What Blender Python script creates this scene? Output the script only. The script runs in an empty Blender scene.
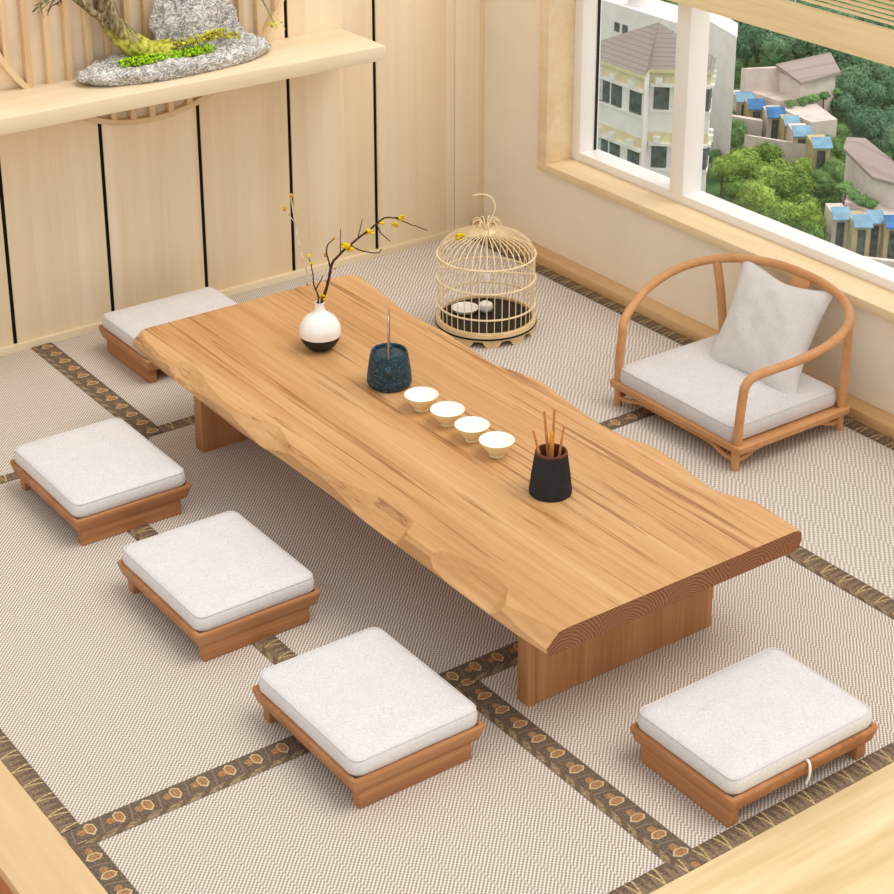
import bpy, bmesh, math, random
from mathutils import Vector, Matrix, noise as mnoise
random.seed(7)
PI = math.pi
SC = bpy.context.scene
COL = SC.collection

# ------------------------------------------------------------------ colour / node helpers
def lin(c):
    def f(v):
        v /= 255.0
        return v / 12.92 if v <= 0.04045 else ((v + 0.055) / 1.055) ** 2.4
    return (f(c[0]), f(c[1]), f(c[2]), 1.0)

class NT:
    def __init__(s, name):
        s.m = bpy.data.materials.new(name); s.m.use_nodes = True
        s.t = s.m.node_tree; s.n = s.t.nodes; s.l = s.t.links
        s.bsdf = s.n['Principled BSDF']; s.out = s.n['Material Output']
    def new(s, typ, **kw):
        nd = s.n.new(typ)
        for k, v in kw.items(): setattr(nd, k, v)
        return nd
    def put(s, sock, v):
        if isinstance(v, bpy.types.NodeSocket): s.l.new(v, sock)
        else: sock.default_value = v
    def math(s, op, a, b=None, c=None):
        nd = s.new('ShaderNodeMath', operation=op)
        for i, v in enumerate((a, b, c)):
            if v is not None: s.put(nd.inputs[i], v)
        return nd.outputs[0]
    def obj(s): return s.new('ShaderNodeTexCoord').outputs['Object']
    def uv(s): return s.new('ShaderNodeTexCoord').outputs['UV']
    def sep(s, v):
        nd = s.new('ShaderNodeSeparateXYZ'); s.put(nd.inputs[0], v); return nd.outputs
    def comb(s, x, y, z):
        nd = s.new('ShaderNodeCombineXYZ')
        for i, v in enumerate((x, y, z)): s.put(nd.inputs[i], v)
        return nd.outputs[0]
    def mapv(s, v, scale=(1, 1, 1), loc=(0, 0, 0), rot=(0, 0, 0)):
        nd = s.new('ShaderNodeMapping'); s.put(nd.inputs['Vector'], v)
        s.put(nd.inputs['Scale'], scale); s.put(nd.inputs['Location'], loc); s.put(nd.inputs['Rotation'], rot)
        return nd.outputs[0]
    def noise(s, v, scale=5, detail=2, rough=0.5, dist=0.0):
        nd = s.new('ShaderNodeTexNoise'); s.put(nd.inputs['Vector'], v)
        s.put(nd.inputs['Scale'], scale); s.put(nd.inputs['Detail'], detail)
        s.put(nd.inputs['Roughness'], rough); s.put(nd.inputs['Distortion'], dist)
        return nd.outputs['Fac']
    def white(s, v):
        nd = s.new('ShaderNodeTexWhiteNoise', noise_dimensions='3D'); s.put(nd.inputs['Vector'], v); return nd.outputs['Value']
    def ramp(s, f, stops, interp='LINEAR'):
        nd = s.new('ShaderNodeValToRGB'); nd.color_ramp.interpolation = interp
        e = nd.color_ramp.elements
        while len(e) < len(stops): e.new(0.5)
        for i, (p, c) in enumerate(stops):
            e[i].position = p; e[i].color = c if len(c) == 4 else lin(c)
        s.put(nd.inputs[0], f); return nd.outputs[0]
    def mix(s, f, a, b, mode='MIX'):
        nd = s.new('ShaderNodeMix', data_type='RGBA', blend_type=mode)
        s.put(nd.inputs[0], f); s.put(nd.inputs[6], a); s.put(nd.inputs[7], b); return nd.outputs[2]
    def bump(s, h, strength=0.3, dist=0.002):
        nd = s.new('ShaderNodeBump'); s.put(nd.inputs['Height'], h)
        nd.inputs['Strength'].default_value = strength; nd.inputs['Distance'].default_value = dist
        s.l.new(nd.outputs[0], s.bsdf.inputs['Normal'])
    def fin(s, color=None, rough=0.5, spec=0.3, **kw):
        if color is not None: s.put(s.bsdf.inputs['Base Color'], color)
        s.put(s.bsdf.inputs['Roughness'], rough)
        s.bsdf.inputs['Specular IOR Level'].default_value = spec
        for k, v in kw.items(): s.put(s.bsdf.inputs[k], v)
        return s.m

def plain(name, c, rough=0.5, spec=0.3, var=0.06, scale=40, **kw):
    s = NT(name); n = s.noise(s.obj(), scale, 3)
    a = tuple(max(0, v * (1 - var)) for v in c); b = tuple(min(255, v * (1 + var)) for v in c)
    return s.fin(s.ramp(n, [(0.3, lin(a)), (0.7, lin(b))]), rough, spec, **kw)

def wood(name, dark, mid, light, axis=1, rough=0.45, spec=0.3, freq=26.0, contrast=1.0, rnd=False, wobble=0.6, along=1.1):
    """long grain along an axis of the object"""
    s = NT(name); o = s.obj()
    if rnd:
        oi = s.new('ShaderNodeObjectInfo')
        vm = s.new('ShaderNodeVectorMath', operation='ADD'); s.put(vm.inputs[0], o)
        s.put(vm.inputs[1], s.comb(s.math('MULTIPLY', oi.outputs['Random'], 7.0), s.math('MULTIPLY', oi.outputs['Random'], 3.0), 0.0))
        o = vm.outputs[0]
    sc = [freq] * 3; sc[axis] = along
    sc2 = [freq * 6.5] * 3; sc2[axis] = along * 4
    sc3 = [freq * 0.22] * 3; sc3[axis] = along * 0.7
    n1 = s.noise(s.mapv(o, sc), 1.0, 4, 0.55, wobble)
    n2 = s.noise(s.mapv(o, sc2), 1.0, 2, 0.5, 0.2)
    n3 = s.noise(s.mapv(o, sc3), 1.0, 2, 0.5, 0.5)
    f = s.math('ADD', s.math('MULTIPLY', n1, 0.5), s.math('ADD', s.math('MULTIPLY', n2, 0.22), s.math('MULTIPLY', n3, 0.28)))
    w = 0.16 / contrast
    c = s.ramp(f, [(0.5 - w, lin(dark)), (0.5, lin(mid)), (0.5 + w, lin(light))])
    s.bump(n2, 0.08, 0.001)
    return s.fin(c, rough, spec)

# ------------------------------------------------------------------ mesh helpers
def smooth_bm(bm, ang=40):
    for f in bm.faces: f.smooth = True
    lim = math.radians(ang)
    for e in bm.edges:
        if len(e.link_faces) == 2 and e.calc_face_angle(0) > lim: e.smooth = False

def wmat(o):
    m = o.matrix_basis.copy()
    while o.parent is not None:
        o = o.parent; m = o.matrix_basis @ m
    return m
def obj(name, bm, mats, parent=None, world=False, smooth=40):
    bmesh.ops.recalc_face_normals(bm, faces=bm.faces[:])
    if smooth: smooth_bm(bm, smooth)
    if parent is not None and world:
        bmesh.ops.transform(bm, matrix=wmat(parent).inverted(), verts=bm.verts[:])
    me = bpy.data.meshes.new(name); bm.to_mesh(me); bm.free()
    for m in (mats if isinstance(mats, (list, tuple)) else [mats]): me.materials.append(m)
    o = bpy.data.objects.new(name, me); COL.objects.link(o)
    if parent is not None: o.parent = parent
    return o

def root(name, label, cat, loc=(0, 0, 0), rz=0.0, group=None):
    o = bpy.data.objects.new(name, None); o.empty_display_size = 0.05
    o.location = loc; o.rotation_euler = (0, 0, rz); COL.objects.link(o)
    o.matrix_basis = Matrix.Translation(Vector(loc)) @ Matrix.Rotation(rz, 4, 'Z')
    return tag(o, label, cat, group)
def tag(o, label, cat, group=None):
    o['label'] = label; o['category'] = cat
    if group: o['group'] = group
    return o
def struct(o, label=None):
    o['kind'] = 'structure'
    if label: o['label'] = label
    return o
def sroot(name, loc=(0, 0, 0), label=None):
    o = bpy.data.objects.new(name, None); o.location = loc; COL.objects.link(o)
    return struct(o, label)
def dup(src, loc, rz, label, name=None, scale=None, group=None):
    def cp(o, par):
        c = o.copy(); COL.objects.link(c)
        if par is not None: c.parent = par
        for ch in list(o.children): cp(ch, c)
        return c
    r = cp(src, None); r.location = loc; r.rotation_euler = (0, 0, rz)
    if scale: r.scale = scale
    r['label'] = label
    if group: r['group'] = group
    return r

def BM(): return bmesh.new()
def box(bm, x0, x1, y0, y1, z0, z1, bev=0.0, mi=0):
    r = bmesh.ops.create_cube(bm, size=1.0)
    vs = r['verts']
    bmesh.ops.transform(bm, verts=vs, matrix=Matrix.Translation(((x0 + x1) / 2, (y0 + y1) / 2, (z0 + z1) / 2)) @ Matrix.Diagonal((x1 - x0, y1 - y0, z1 - z0, 1)))
    fs = set(f for v in vs for f in v.link_faces)
    if mi:
        for f in fs: f.material_index = mi
    if bev > 0:
        es = list(set(e for v in vs for e in v.link_edges))
        bmesh.ops.bevel(bm, geom=es, offset=bev, segments=2, profile=0.5, affect='EDGES')
    return bm
def obox(bm, c, ax, ay, hx, hy, z0, z1):
    """box with horizontal axes ax, ay (2D unit), half sizes hx, hy"""
    vs = []
    for z in (z0, z1):
        for sx, sy in ((-1, -1), (1, -1), (1, 1), (-1, 1)):
            vs.append(bm.verts.new((c[0] + ax[0] * hx * sx + ay[0] * hy * sy, c[1] + ax[1] * hx * sx + ay[1] * hy * sy, z)))
    for q in ((3, 2, 1, 0), (4, 5, 6, 7), (0, 1, 5, 4), (1, 2, 6, 5), (2, 3, 7, 6), (3, 0, 4, 7)):
        bm.faces.new([vs[i] for i in q])
    return bm
def catmull(pts, n=8, closed=False):
    P = [Vector(p) for p in pts]; out = []
    N = len(P); rng = N if closed else N - 1
    for i in range(rng):
        p0 = P[(i - 1) % N] if closed or i > 0 else P[0]
        p1 = P[i]; p2 = P[(i + 1) % N]
        p3 = P[(i + 2) % N] if closed or i + 2 < N else P[-1]
        for k in range(n):
            t = k / n
            out.append(0.5 * ((2 * p1) + (p2 - p0) * t + (2 * p0 - 5 * p1 + 4 * p2 - p3) * t * t + (3 * p1 - p0 - 3 * p2 + p3) * t ** 3))
    if not closed: out.append(P[-1])
    return out
def tube(bm, pts, rad, seg=8, closed=False, cap=True):
    P = [Vector(p) for p in pts]; n = len(P)
    R = rad if isinstance(rad, (list, tuple)) else [rad] * n
    rings = []; nrm = None
    for i in range(n):
        if closed: t = P[(i + 1) % n] - P[(i - 1) % n]
        else: t = P[min(i + 1, n - 1)] - P[max(i - 1, 0)]
        t.normalize()
        if nrm is None:
            nrm = t.orthogonal().normalized()
        else:
            nrm = nrm - t * nrm.dot(t)
            nrm = nrm.normalized() if nrm.length > 1e-6 else t.orthogonal().normalized()
        b = t.cross(nrm)
        rings.append([bm.verts.new(P[i] + (nrm * math.cos(2 * PI * k / seg) + b * math.sin(2 * PI * k / seg)) * R[i]) for k in range(seg)])
    for i in range(n if closed else n - 1):
        a = rings[i]; b = rings[(i + 1) % n]
        for k in range(seg):
            bm.faces.new((a[k], a[(k + 1) % seg], b[(k + 1) % seg], b[k]))
    if cap and not closed:
        bm.faces.new(rings[0][::-1]); bm.faces.new(rings[-1])
    return bm
def lathe(bm, prof, seg=40, c=(0, 0, 0), cap0=True, cap1=False):
    rings = []
    for r, z in prof:
        rings.append([bm.verts.new((c[0] + r * math.cos(2 * PI * k / seg), c[1] + r * math.sin(2 * PI * k / seg), c[2] + z)) for k in range(seg)])
    for i in range(len(rings) - 1):
        for k in range(seg):
            bm.faces.new((rings[i][k], rings[i][(k + 1) % seg], rings[i + 1][(k + 1) % seg], rings[i + 1][k]))
    if cap0: bm.faces.new(rings[0][::-1])
    if cap1: bm.faces.new(rings[-1])
    return bm
def rr(w, d, r, n=6):
    """rounded rectangle outline, half sizes w, d"""
    r = max(min(r, w * 0.999, d * 0.999), 1e-4); out = []
    for cx, cy, a0 in ((w - r, d - r, 0), (-w + r, d - r, PI / 2), (-w + r, -d + r, PI), (w - r, -d + r, 1.5 * PI)):
        for k in range(n + 1):
            a = a0 + PI / 2 * k / n; out.append((cx + r * math.cos(a), cy + r * math.sin(a)))
    return out
def rrloft(bm, w, d, r, prof, n=6, cap0=True, cap1=True, closed=False):
    """prof: list of (inset, z)"""
    rings = []
    for ins, z in prof:
        rings.append([bm.verts.new((x, y, z)) for x, y in rr(w - ins, d - ins, r - ins * 0.6, n)])
    m = len(rings[0]); L = len(rings)
    for i in range(L if closed else L - 1):
        a, b = rings[i], rings[(i + 1) % L]
        for k in range(m): bm.faces.new((a[k], a[(k + 1) % m], b[(k + 1) % m], b[k]))
    if not closed:
        if cap0: bm.faces.new(rings[0][::-1])
        if cap1: bm.faces.new(rings[-1])
    return bm
def blob(bm, c, s, sub=3, amp=0.25, freq=2.0, seed=0.0):
    r = bmesh.ops.create_icosphere(bm, subdivisions=sub, radius=1.0)
    for v in r['verts']:
        p = v.co.copy(); d = 1 + amp * mnoise.noise(p * freq + Vector((seed, seed * 1.7, -seed))) + amp * 0.4 * mnoise.noise(p * freq * 3 + Vector((seed, 0, 3)))
        v.co = Vector((c[0] + p.x * d * s[0], c[1] + p.y * d * s[1], c[2] + p.z * d * s[2]))
    return bm
def prism2(bm, poly, y0, y1):
    lo = [bm.verts.new((x, y0, z)) for x, z in poly]; hi = [bm.verts.new((x, y1, z)) for x, z in poly]; n = len(poly)
    for k in range(n): bm.faces.new((lo[k], lo[(k + 1) % n], hi[(k + 1) % n], hi[k]))
    bm.faces.new(hi); bm.faces.new(lo[::-1]); return bm
def interp(tab, y):
    if y >= tab[0][1]: return tab[0][0]
    for (x0, y0), (x1, y1) in zip(tab, tab[1:]):
        if y0 >= y >= y1: return x0 + (x1 - x0) * (y0 - y) / max(1e-6, y0 - y1)
    return tab[-1][0]

# ------------------------------------------------------------------ materials
def m_table():
    s = NT('honey_pine'); o = s.obj()
    n1 = s.noise(s.mapv(o, (11, 0.7, 11)), 1.0, 3, 0.5, 0.9)
    n2 = s.noise(s.mapv(o, (130, 3.0, 130)), 1.0, 3, 0.6, 0.3)
    n3 = s.noise(s.mapv(o, (58, 1.3, 58), (3, 1, 0)), 1.0, 3, 0.6, 0.8)
    pm = s.noise(s.mapv(o, (5, 1.1, 5), (1, 7, 0)), 1.0, 2)
    f = s.math('ADD', s.math('MULTIPLY', n1, 0.6), s.math('MULTIPLY', n2, 0.4))
    c = s.ramp(f, [(0.34, (182, 132, 82)), (0.5, (198, 150, 99)), (0.66, (210, 166, 117))])
    st = s.math('MULTIPLY', s.math('LESS_THAN', n3, 0.435), s.math('MINIMUM', s.math('MAXIMUM', s.math('MULTIPLY', s.math('SUBTRACT', pm, 0.40), 5.0), 0.12), 0.75))
    st2 = s.math('MULTIPLY', s.math('LESS_THAN', n3, 0.37), 0.5)
    c = s.mix(st, c, lin((164, 112, 66)))
    c = s.mix(st2, c, lin((130, 84, 48)))
    s.bump(n2, 0.06, 0.001)
    return s.fin(c, 0.42, 0.3)
TABLE = m_table()
LEGW = wood('plank_pine', (150, 98, 60), (183, 128, 84), (200, 148, 102), 2, 0.5, 0.25, 22)
STOOL = wood('stool_wood', (148, 98, 62), (176, 121, 79), (192, 140, 96), 0, 0.5, 0.25, 26, rnd=True)
CHAIR = wood('chair_wood', (184, 128, 80), (204, 148, 98), (218, 164, 114), 1, 0.45, 0.3, 24, 0.6, along=8.0)
PALE = wood('pale_wood', (224, 196, 152), (238, 214, 172), (246, 228, 192), 1, 0.5, 0.25, 9, 0.9)
PALEX = wood('pale_wood_shelf', (220, 198, 162), (231, 213, 180), (238, 224, 196), 0, 0.5, 0.25, 9, 0.9)
BASEW = wood('skirting_wood', (196, 150, 98), (214, 172, 120), (226, 190, 142), 1, 0.5, 0.25, 14)
STEPX = wood('step_wood', (206, 176, 128), (222, 197, 150), (234, 214, 172), 0, 0.5, 0.2, 9, 1.3)
STEPY = wood('step_wood_side', (196, 164, 122), (208, 178, 135), (218, 192, 152), 1, 0.5, 0.2, 8, 0.9)
BROWNFACE = wood('riser_wood', (140, 84, 44), (168, 108, 62), (186, 130, 82), 1, 0.5, 0.2, 18)

def m_panels():
    s = NT('veneer_panels'); o = s.obj(); x, y, z = s.sep(o)
    band = s.white(s.comb(s.math('FLOOR', s.math('ADD', s.math('DIVIDE', x, 0.147), 0.35)), 3.0, 1.0))
    n1 = s.noise(s.mapv(o, (16, 16, 0.5)), 1.0, 3, 0.5, 0.3)
    n2 = s.noise(s.mapv(o, (170, 170, 3)), 1.0, 2)
    f = s.math('ADD', s.math('MULTIPLY', band, 0.30), s.math('ADD', s.math('MULTIPLY', n1, 0.5), s.math('MULTIPLY', n2, 0.2)))
    return s.fin(s.ramp(f, [(0.25, (232, 208, 172)), (0.5, (243, 223, 190)), (0.75, (250, 237, 212))]), 0.55, 0.2)
PANEL = m_panels()
LATT = wood('lattice_wood', (214, 182, 140), (228, 200, 160), (238, 214, 178), 2, 0.5, 0.2, 14)
LBACK = plain('pale_backing_board', (232, 214, 190), 0.7, 0.1, 0.03, 10)
DARKGAP = plain('dark_gap', (26, 22, 18), 0.8, 0.1)
PAINT = plain('beige_wall_paint', (244, 231, 210), 0.85, 0.1, 0.012, 6)
WHITEF = plain('white_window_frame', (244, 240, 236), 0.35, 0.4, 0.008, 5)
GASKET = plain('black_gasket', (18, 18, 20), 0.5, 0.3)
BLACKFLOOR = plain('black_tray', (40, 33, 28), 0.6, 0.2)
CREAMROOM = plain('lower_floor_boards', (196, 160, 118), 0.6, 0.2)

def m_tatami(name='woven_tatami', dk=(142, 126, 111), md=(172, 156, 141)):
    s = NT(name); u = s.uv(); x, y, z = s.sep(u)
    band = s.math('FLOOR', s.math('DIVIDE', x, 0.0535))
    fb = s.math('FRACT', s.math('DIVIDE', x, 0.0535))
    j = s.noise(s.mapv(u, (60, 60, 1)), 1.0, 1)
    p = 0.0054
    yy = s.math('ADD', s.math('ADD', y, s.math('MULTIPLY', band, 0.0062)), s.math('MULTIPLY', j, 0.003))
    a = s.math('SINE', s.math('MULTIPLY', s.math('ADD', x, s.math('MULTIPLY', j, 0.001)), PI / p))
    b = s.math('SINE', s.math('MULTIPLY', yy, PI / p))
    dots = s.math('MULTIPLY', a, b)
    diag = s.math('COSINE', s.math('MULTIPLY', s.math('SUBTRACT', x, yy), PI / p))
    h = s.math('ADD', s.math('MULTIPLY', dots, 0.70), s.math('MULTIPLY', diag, 0.34))
    edge = s.math('LESS_THAN', s.math('ABSOLUTE', s.math('SUBTRACT', fb, 0.5)), 0.46)
    h = s.math('MULTIPLY', h, s.math('ADD', s.math('MULTIPLY', edge, 0.6), 0.4))
    big = s.noise(s.mapv(u, (5, 5, 1)), 1.0, 2)
    f = s.math('ADD', s.math('MULTIPLY', h, 0.5), 0.5)
    c = s.ramp(f, [(0.0, dk), (0.38, md), (0.68, (213, 204, 194)), (1.0, (234, 228, 221))])
    c = s.mix(s.math('MULTIPLY', big, 0.12), c, lin((198, 186, 172)))
    s.bump(f, 0.35, 0.0015)
    return s.fin(c, 0.75, 0.15)
TATAMI = m_tatami()
TATAMIW_LIT = m_tatami('woven_tatami_wide_rib_lit', (168, 154, 142), (188, 175, 163))  # wide-rib mats by the window; grooves painted paler for the daylight falling there

def m_hex():
    s = NT('brocade_hexagon_border'); u = s.uv(); x, y, z = s.sep(u)
    P, W = 0.066, 0.056
    fx = s.math('FRACT', s.math('DIVIDE', x, P))
    px = s.math('MULTIPLY', s.math('SUBTRACT', fx, 0.64), P); py = s.math('MULTIPLY', s.math('SUBTRACT', y, 0.5), W)
    ax = s.math('ABSOLUTE', px); ay = s.math('ABSOLUTE', py)
    hexd = s.math('MAXIMUM', ax, s.math('ADD', s.math('MULTIPLY', ax, 0.5), s.math('MULTIPLY', ay, 0.53)))
    qx = s.math('MULTIPLY', s.math('SUBTRACT', fx, 0.34), P); qy = s.math('MULTIPLY', s.math('SUBTRACT', y, 0.46), W)
    q = s.math('SQRT', s.math('ADD', s.math('MULTIPLY', qx, qx), s.math('MULTIPLY', qy, qy)))
    n = s.noise(s.mapv(u, (220, 12, 1)), 1.0, 2)
    base = s.ramp(n, [(0.35, (84, 70, 58)), (0.65, (122, 106, 90))])
    fill = s.ramp(n, [(0.35, (136, 98, 66)), (0.65, (176, 134, 94))])
    # crossed threads
    cr = s.math('ABSOLUTE', s.math('SUBTRACT', s.math('ABSOLUTE', s.math('SUBTRACT', s.math('FRACT', s.math('ADD', fx, 0.05)), 0.0)), s.math('MULTIPLY', y, 0.22)))
    base = s.mix(s.math('LESS_THAN', cr, 0.03), base, lin((128, 108, 92)))
    c = s.mix(s.math('LESS_THAN', q, 0.0098), base, fill)
    c = s.mix(s.math('LESS_THAN', hexd, 0.0113), c, lin((200, 174, 132)))
    c = s.mix(s.math('LESS_THAN', hexd, 0.0088), c, fill)
    s.bump(n, 0.3, 0.001)
    return s.fin(c, 0.7, 0.15)
def m_zig():
    s = NT('brocade_zigzag_border'); u = s.uv(); x, y, z = s.sep(u)
    P = 0.060
    fx = s.math('FRACT', s.math('DIVIDE', x, P))
    tri = s.math('MULTIPLY', s.math('ABSOLUTE', s.math('SUBTRACT', s.math('FRACT', s.math('MULTIPLY', fx, 3.0)), 0.5)), 2.0)
    d = s.math('SUBTRACT', tri, y)
    n = s.noise(s.mapv(u, (180, 10, 1)), 1.0, 2)
    a = s.ramp(n, [(0.35, (84, 68, 56)), (0.65, (122, 104, 88))])
    b = s.ramp(n, [(0.35, (112, 92, 72)), (0.65, (146, 124, 98))])
    gold = s.ramp(n, [(0.35, (150, 126, 86)), (0.65, (200, 178, 130))])
    c = s.mix(s.math('GREATER_THAN', d, 0.0), a, b)
    c = s.mix(s.math('MULTIPLY', s.math('LESS_THAN', s.math('ABSOLUTE', d), 0.2), s.math('LESS_THAN', fx, 0.36)), c, gold)
    s.bump(n, 0.3, 0.001)
    return s.fin(c, 0.7, 0.15)
HEX = m_hex(); ZIG = m_zig()
def m_rim():
    s = NT('woven_rim'); u = s.uv(); x, y, z = s.sep(u)
    fx = s.math('FRACT', s.math('ADD', s.math('DIVIDE', x, 0.05), s.math('MULTIPLY', y, 0.5)))
    n = s.noise(s.mapv(u, (120, 3, 1)), 1.0, 2)
    c = s.ramp(n, [(0.35, (112, 94, 74)), (0.65, (162, 142, 114))])
    c = s.mix(s.math('MULTIPLY', s.math('LESS_THAN', fx, 0.4), 0.75), c, lin((96, 78, 62)))
    return s.fin(c, 0.75, 0.1)
RIM = m_rim()

def m_fabric(name, c, var=0.05, sc=900):
    s = NT(name); o = s.obj()
    n1 = s.noise(s.mapv(o, (sc, sc * 0.18, sc)), 1.0, 2); n2 = s.noise(s.mapv(o, (sc * 0.18, sc, sc)), 1.0, 2); n3 = s.noise(o, 22, 3)
    f = s.math('ADD', s.math('MULTIPLY', s.math('ADD', n1, n2), 0.45), s.math('MULTIPLY', n3, 0.10))
    a = tuple(v * (1 - 2.2 * var) for v in c); b = tuple(min(255, v * (1 + var)) for v in c)
    s.bump(s.math('ADD', n1, n2), 0.25, 0.0015)
    return s.fin(s.ramp(f, [(0.36, lin(a)), (0.62, lin(b))]), 0.9, 0.1, **{'Sheen Weight': 0.1})
LINEN = m_fabric('pale_linen', (219, 214, 212))
PILLOWF = m_fabric('grey_linen', (218, 213, 209))
def m_endgrain():
    s = NT('table_end_grain'); o = s.obj(); x, y, z = s.sep(o)
    u = s.math('DIVIDE', s.math('ADD', x, 3.03), 0.187); k = s.math('FLOOR', u)
    rn = s.white(s.comb(k, 1.0, 2.0))
    xl = s.math('MULTIPLY', s.math('SUBTRACT', s.math('FRACT', u), s.math('ADD', s.math('MULTIPLY', rn, 0.5), 0.25)), 0.187)
    zz = s.math('SUBTRACT', z, s.math('ADD', 0.235, s.math('MULTIPLY', rn, 0.02)))
    r = s.math('SQRT', s.math('ADD', s.math('MULTIPLY', xl, xl), s.math('MULTIPLY', zz, zz)))
    r = s.math('ADD', r, s.math('MULTIPLY', s.noise(o, 22, 4), 0.022))
    w = s.math('ADD', s.math('MULTIPLY', s.math('SINE', s.math('MULTIPLY', r, 800.0)), 0.5), 0.5)
    c = s.ramp(w, [(0.0, (116, 72, 48)), (0.5, (136, 88, 60)), (1.0, (152, 102, 70))])
    c = s.mix(s.math('MULTIPLY', s.math('GREATER_THAN', rn, 0.6), 0.45), c, lin((196, 142, 94)))
    return s.fin(c, 0.55, 0.2)
ENDG = m_endgrain()
def m_rock():
    s = NT('grey_scholar_rock'); o = s.obj()
    def crack(v, sc, dist, w):
        a = s.math('ABSOLUTE', s.math('SUBTRACT', s.noise(v, sc, 4, 0.6, dist), 0.5))
        return s.math('SUBTRACT', 1.0, s.math('MINIMUM', s.math('DIVIDE', a, w), 1.0))
    v = s.mapv(o, (1, 1, 1.9), rot=(0.2, 0.4, 0.1))
    c1 = crack(v, 20, 2.0, 0.030); c2 = crack(s.mapv(o, (1, 1, 1.4), loc=(3, 2, 1)), 46, 1.5, 0.034)
    n2 = s.noise(o, 120, 4, 0.6, 0.5); n3 = s.noise(o, 12, 3)
    base = s.ramp(s.math('ADD', s.math('MULTIPLY', n2, 0.6), s.math('MULTIPLY', n3, 0.4)), [(0.36, (170, 163, 159)), (0.46, (226, 221, 217)), (0.58, (248, 245, 242))])
    k = s.math('MAXIMUM', s.math('MULTIPLY', c1, 0.95), s.math('MULTIPLY', c2, 0.7))
    s.bump(s.math('SUBTRACT', n2, s.math('MULTIPLY', k, 0.8)), 0.6, 0.008)
    return s.fin(s.mix(k, base, lin((48, 43, 41))), 0.85, 0.15)
ROCK = m_rock()
def m_bark():
    s = NT('mossy_bark'); o = s.obj(); x, y, z = s.sep(o)
    n = s.noise(s.mapv(o, (60, 60, 26)), 1.0, 5, 0.65, 1.0)
    c = s.ramp(n, [(0.38, (74, 64, 44)), (0.52, (140, 126, 92)), (0.66, (190, 176, 140))])
    mo = s.ramp(s.noise(o, 70, 4), [(0.36, (128, 126, 36)), (0.5, (196, 194, 70)), (0.64, (226, 224, 120))])
    f = s.math('ADD', s.math('MULTIPLY', s.math('SUBTRACT', 1.035, s.math('ADD', z, 0.870)), 14.0), s.math('MULTIPLY', s.math('SUBTRACT', s.noise(o, 24, 3), 0.5), 2.4))
    f = s.math('MINIMUM', s.math('MAXIMUM', f, 0.0), 0.9)
    s.bump(n, 0.7, 0.008)
    return s.fin(s.mix(f, c, mo), 0.85, 0.1)
BARK = m_bark()
MOSS = plain('bright_moss', (146, 188, 44), 0.9, 0.05, 0.4, 90)
MOSSY = plain('yellow_moss', (182, 176, 66), 0.9, 0.05, 0.35, 80)
LEAFY = plain('yellow_green_leaf', (196, 200, 62), 0.7, 0.1, 0.25, 60)
PORC = plain('white_porcelain', (242, 238, 232), 0.18, 0.5, 0.01)
VBLACK = plain('matte_black_glaze', (36, 32, 32), 0.5, 0.3, 0.1)
CREAM = plain('cream_glaze', (240, 224, 178), 0.25, 0.45, 0.03)
INWHITE = plain('cup_inside_white', (250, 246, 236), 0.25, 0.45, 0.01)
def m_iron():
    s = NT('blue_cast_iron'); o = s.obj()
    n = s.noise(s.mapv(o, (1, 1, 1.8)), 62, 4, 0.7, 2.0)
    s.bump(n, 0.7, 0.004)
    return s.fin(s.ramp(n, [(0.36, (12, 32, 42)), (0.5, (28, 56, 70)), (0.66, (66, 98, 110))]), 0.5, 0.35)
IRON = m_iron()
LIDB = plain('blue_glaze_lid', (30, 56, 72), 0.35, 0.4, 0.15)
BRASS = plain('bronze_handle', (176, 150, 118), 0.35, 0.5, 0.1, Metallic=0.6)
HBLACK = plain('black_ribbed_pot', (32, 36, 40), 0.5, 0.3, 0.1)
HBROWN = plain('brown_pot_rim', (92, 52, 30), 0.5, 0.3, 0.1)
COPPER = plain('rosewood_tool', (196, 128, 78), 0.4, 0.4, 0.12)
AMBER = plain('amber_bamboo_tool', (206, 140, 40), 0.4, 0.4, 0.12)
BAMBOO = wood('cage_bamboo', (226, 198, 150), (242, 220, 178), (250, 234, 202), 2, 0.45, 0.3, 60)
CAGEBASE = wood('cage_base_wood', (206, 172, 122), (226, 196, 148), (238, 214, 170), 0, 0.5, 0.2, 30)
TWIG = plain('dark_twig', (74, 52, 36), 0.8, 0.1, 0.2, 120)
TWIGP = plain('pale_twig', (216, 200, 178), 0.8, 0.1, 0.12, 120)
BLOSS = plain('yellow_blossom', (216, 184, 36), 0.7, 0.1, 0.2, 200)
BLOSSO = plain('ochre_bud', (196, 138, 40), 0.7, 0.1, 0.2, 200)
BLINDW = wood('blind_slat_wood', (234, 208, 158), (246, 226, 180), (250, 236, 200), 1, 0.5, 0.2, 30)
CORD = plain('white_cord', (236, 230, 222), 0.7, 0.1)
STRAW = plain('straw_rim', (176, 156, 124), 0.8, 0.1, 0.15, 200)

# ------------------------------------------------------------------ SETTING
fl = struct(obj('floor', box(BM(), -7.5, 1.2, -9.0, 1.0, -0.42, -0.40), CREAMROOM))
plat = struct(obj('trim_1', box(BM(), -2.805, 0.12, -3.30, 0.03, -0.40, -0.020), BROWNFACE), 'brown boxed base of the raised floor')
# light board along the left and the front edge of the raised floor
struct(obj('trim_2', box(BM(), -2.81, -2.668, -3.6, 0.0, -0.02, 0.006, 0.002), STEPY), 'pale wood board edging the raised floor on the left')
struct(obj('trim_3', box(BM(), -2.668, 0.06, -3.62, -3.092, -0.02, 0.006, 0.002), STEPX), 'pale wood board edging the raised floor in front')

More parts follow.
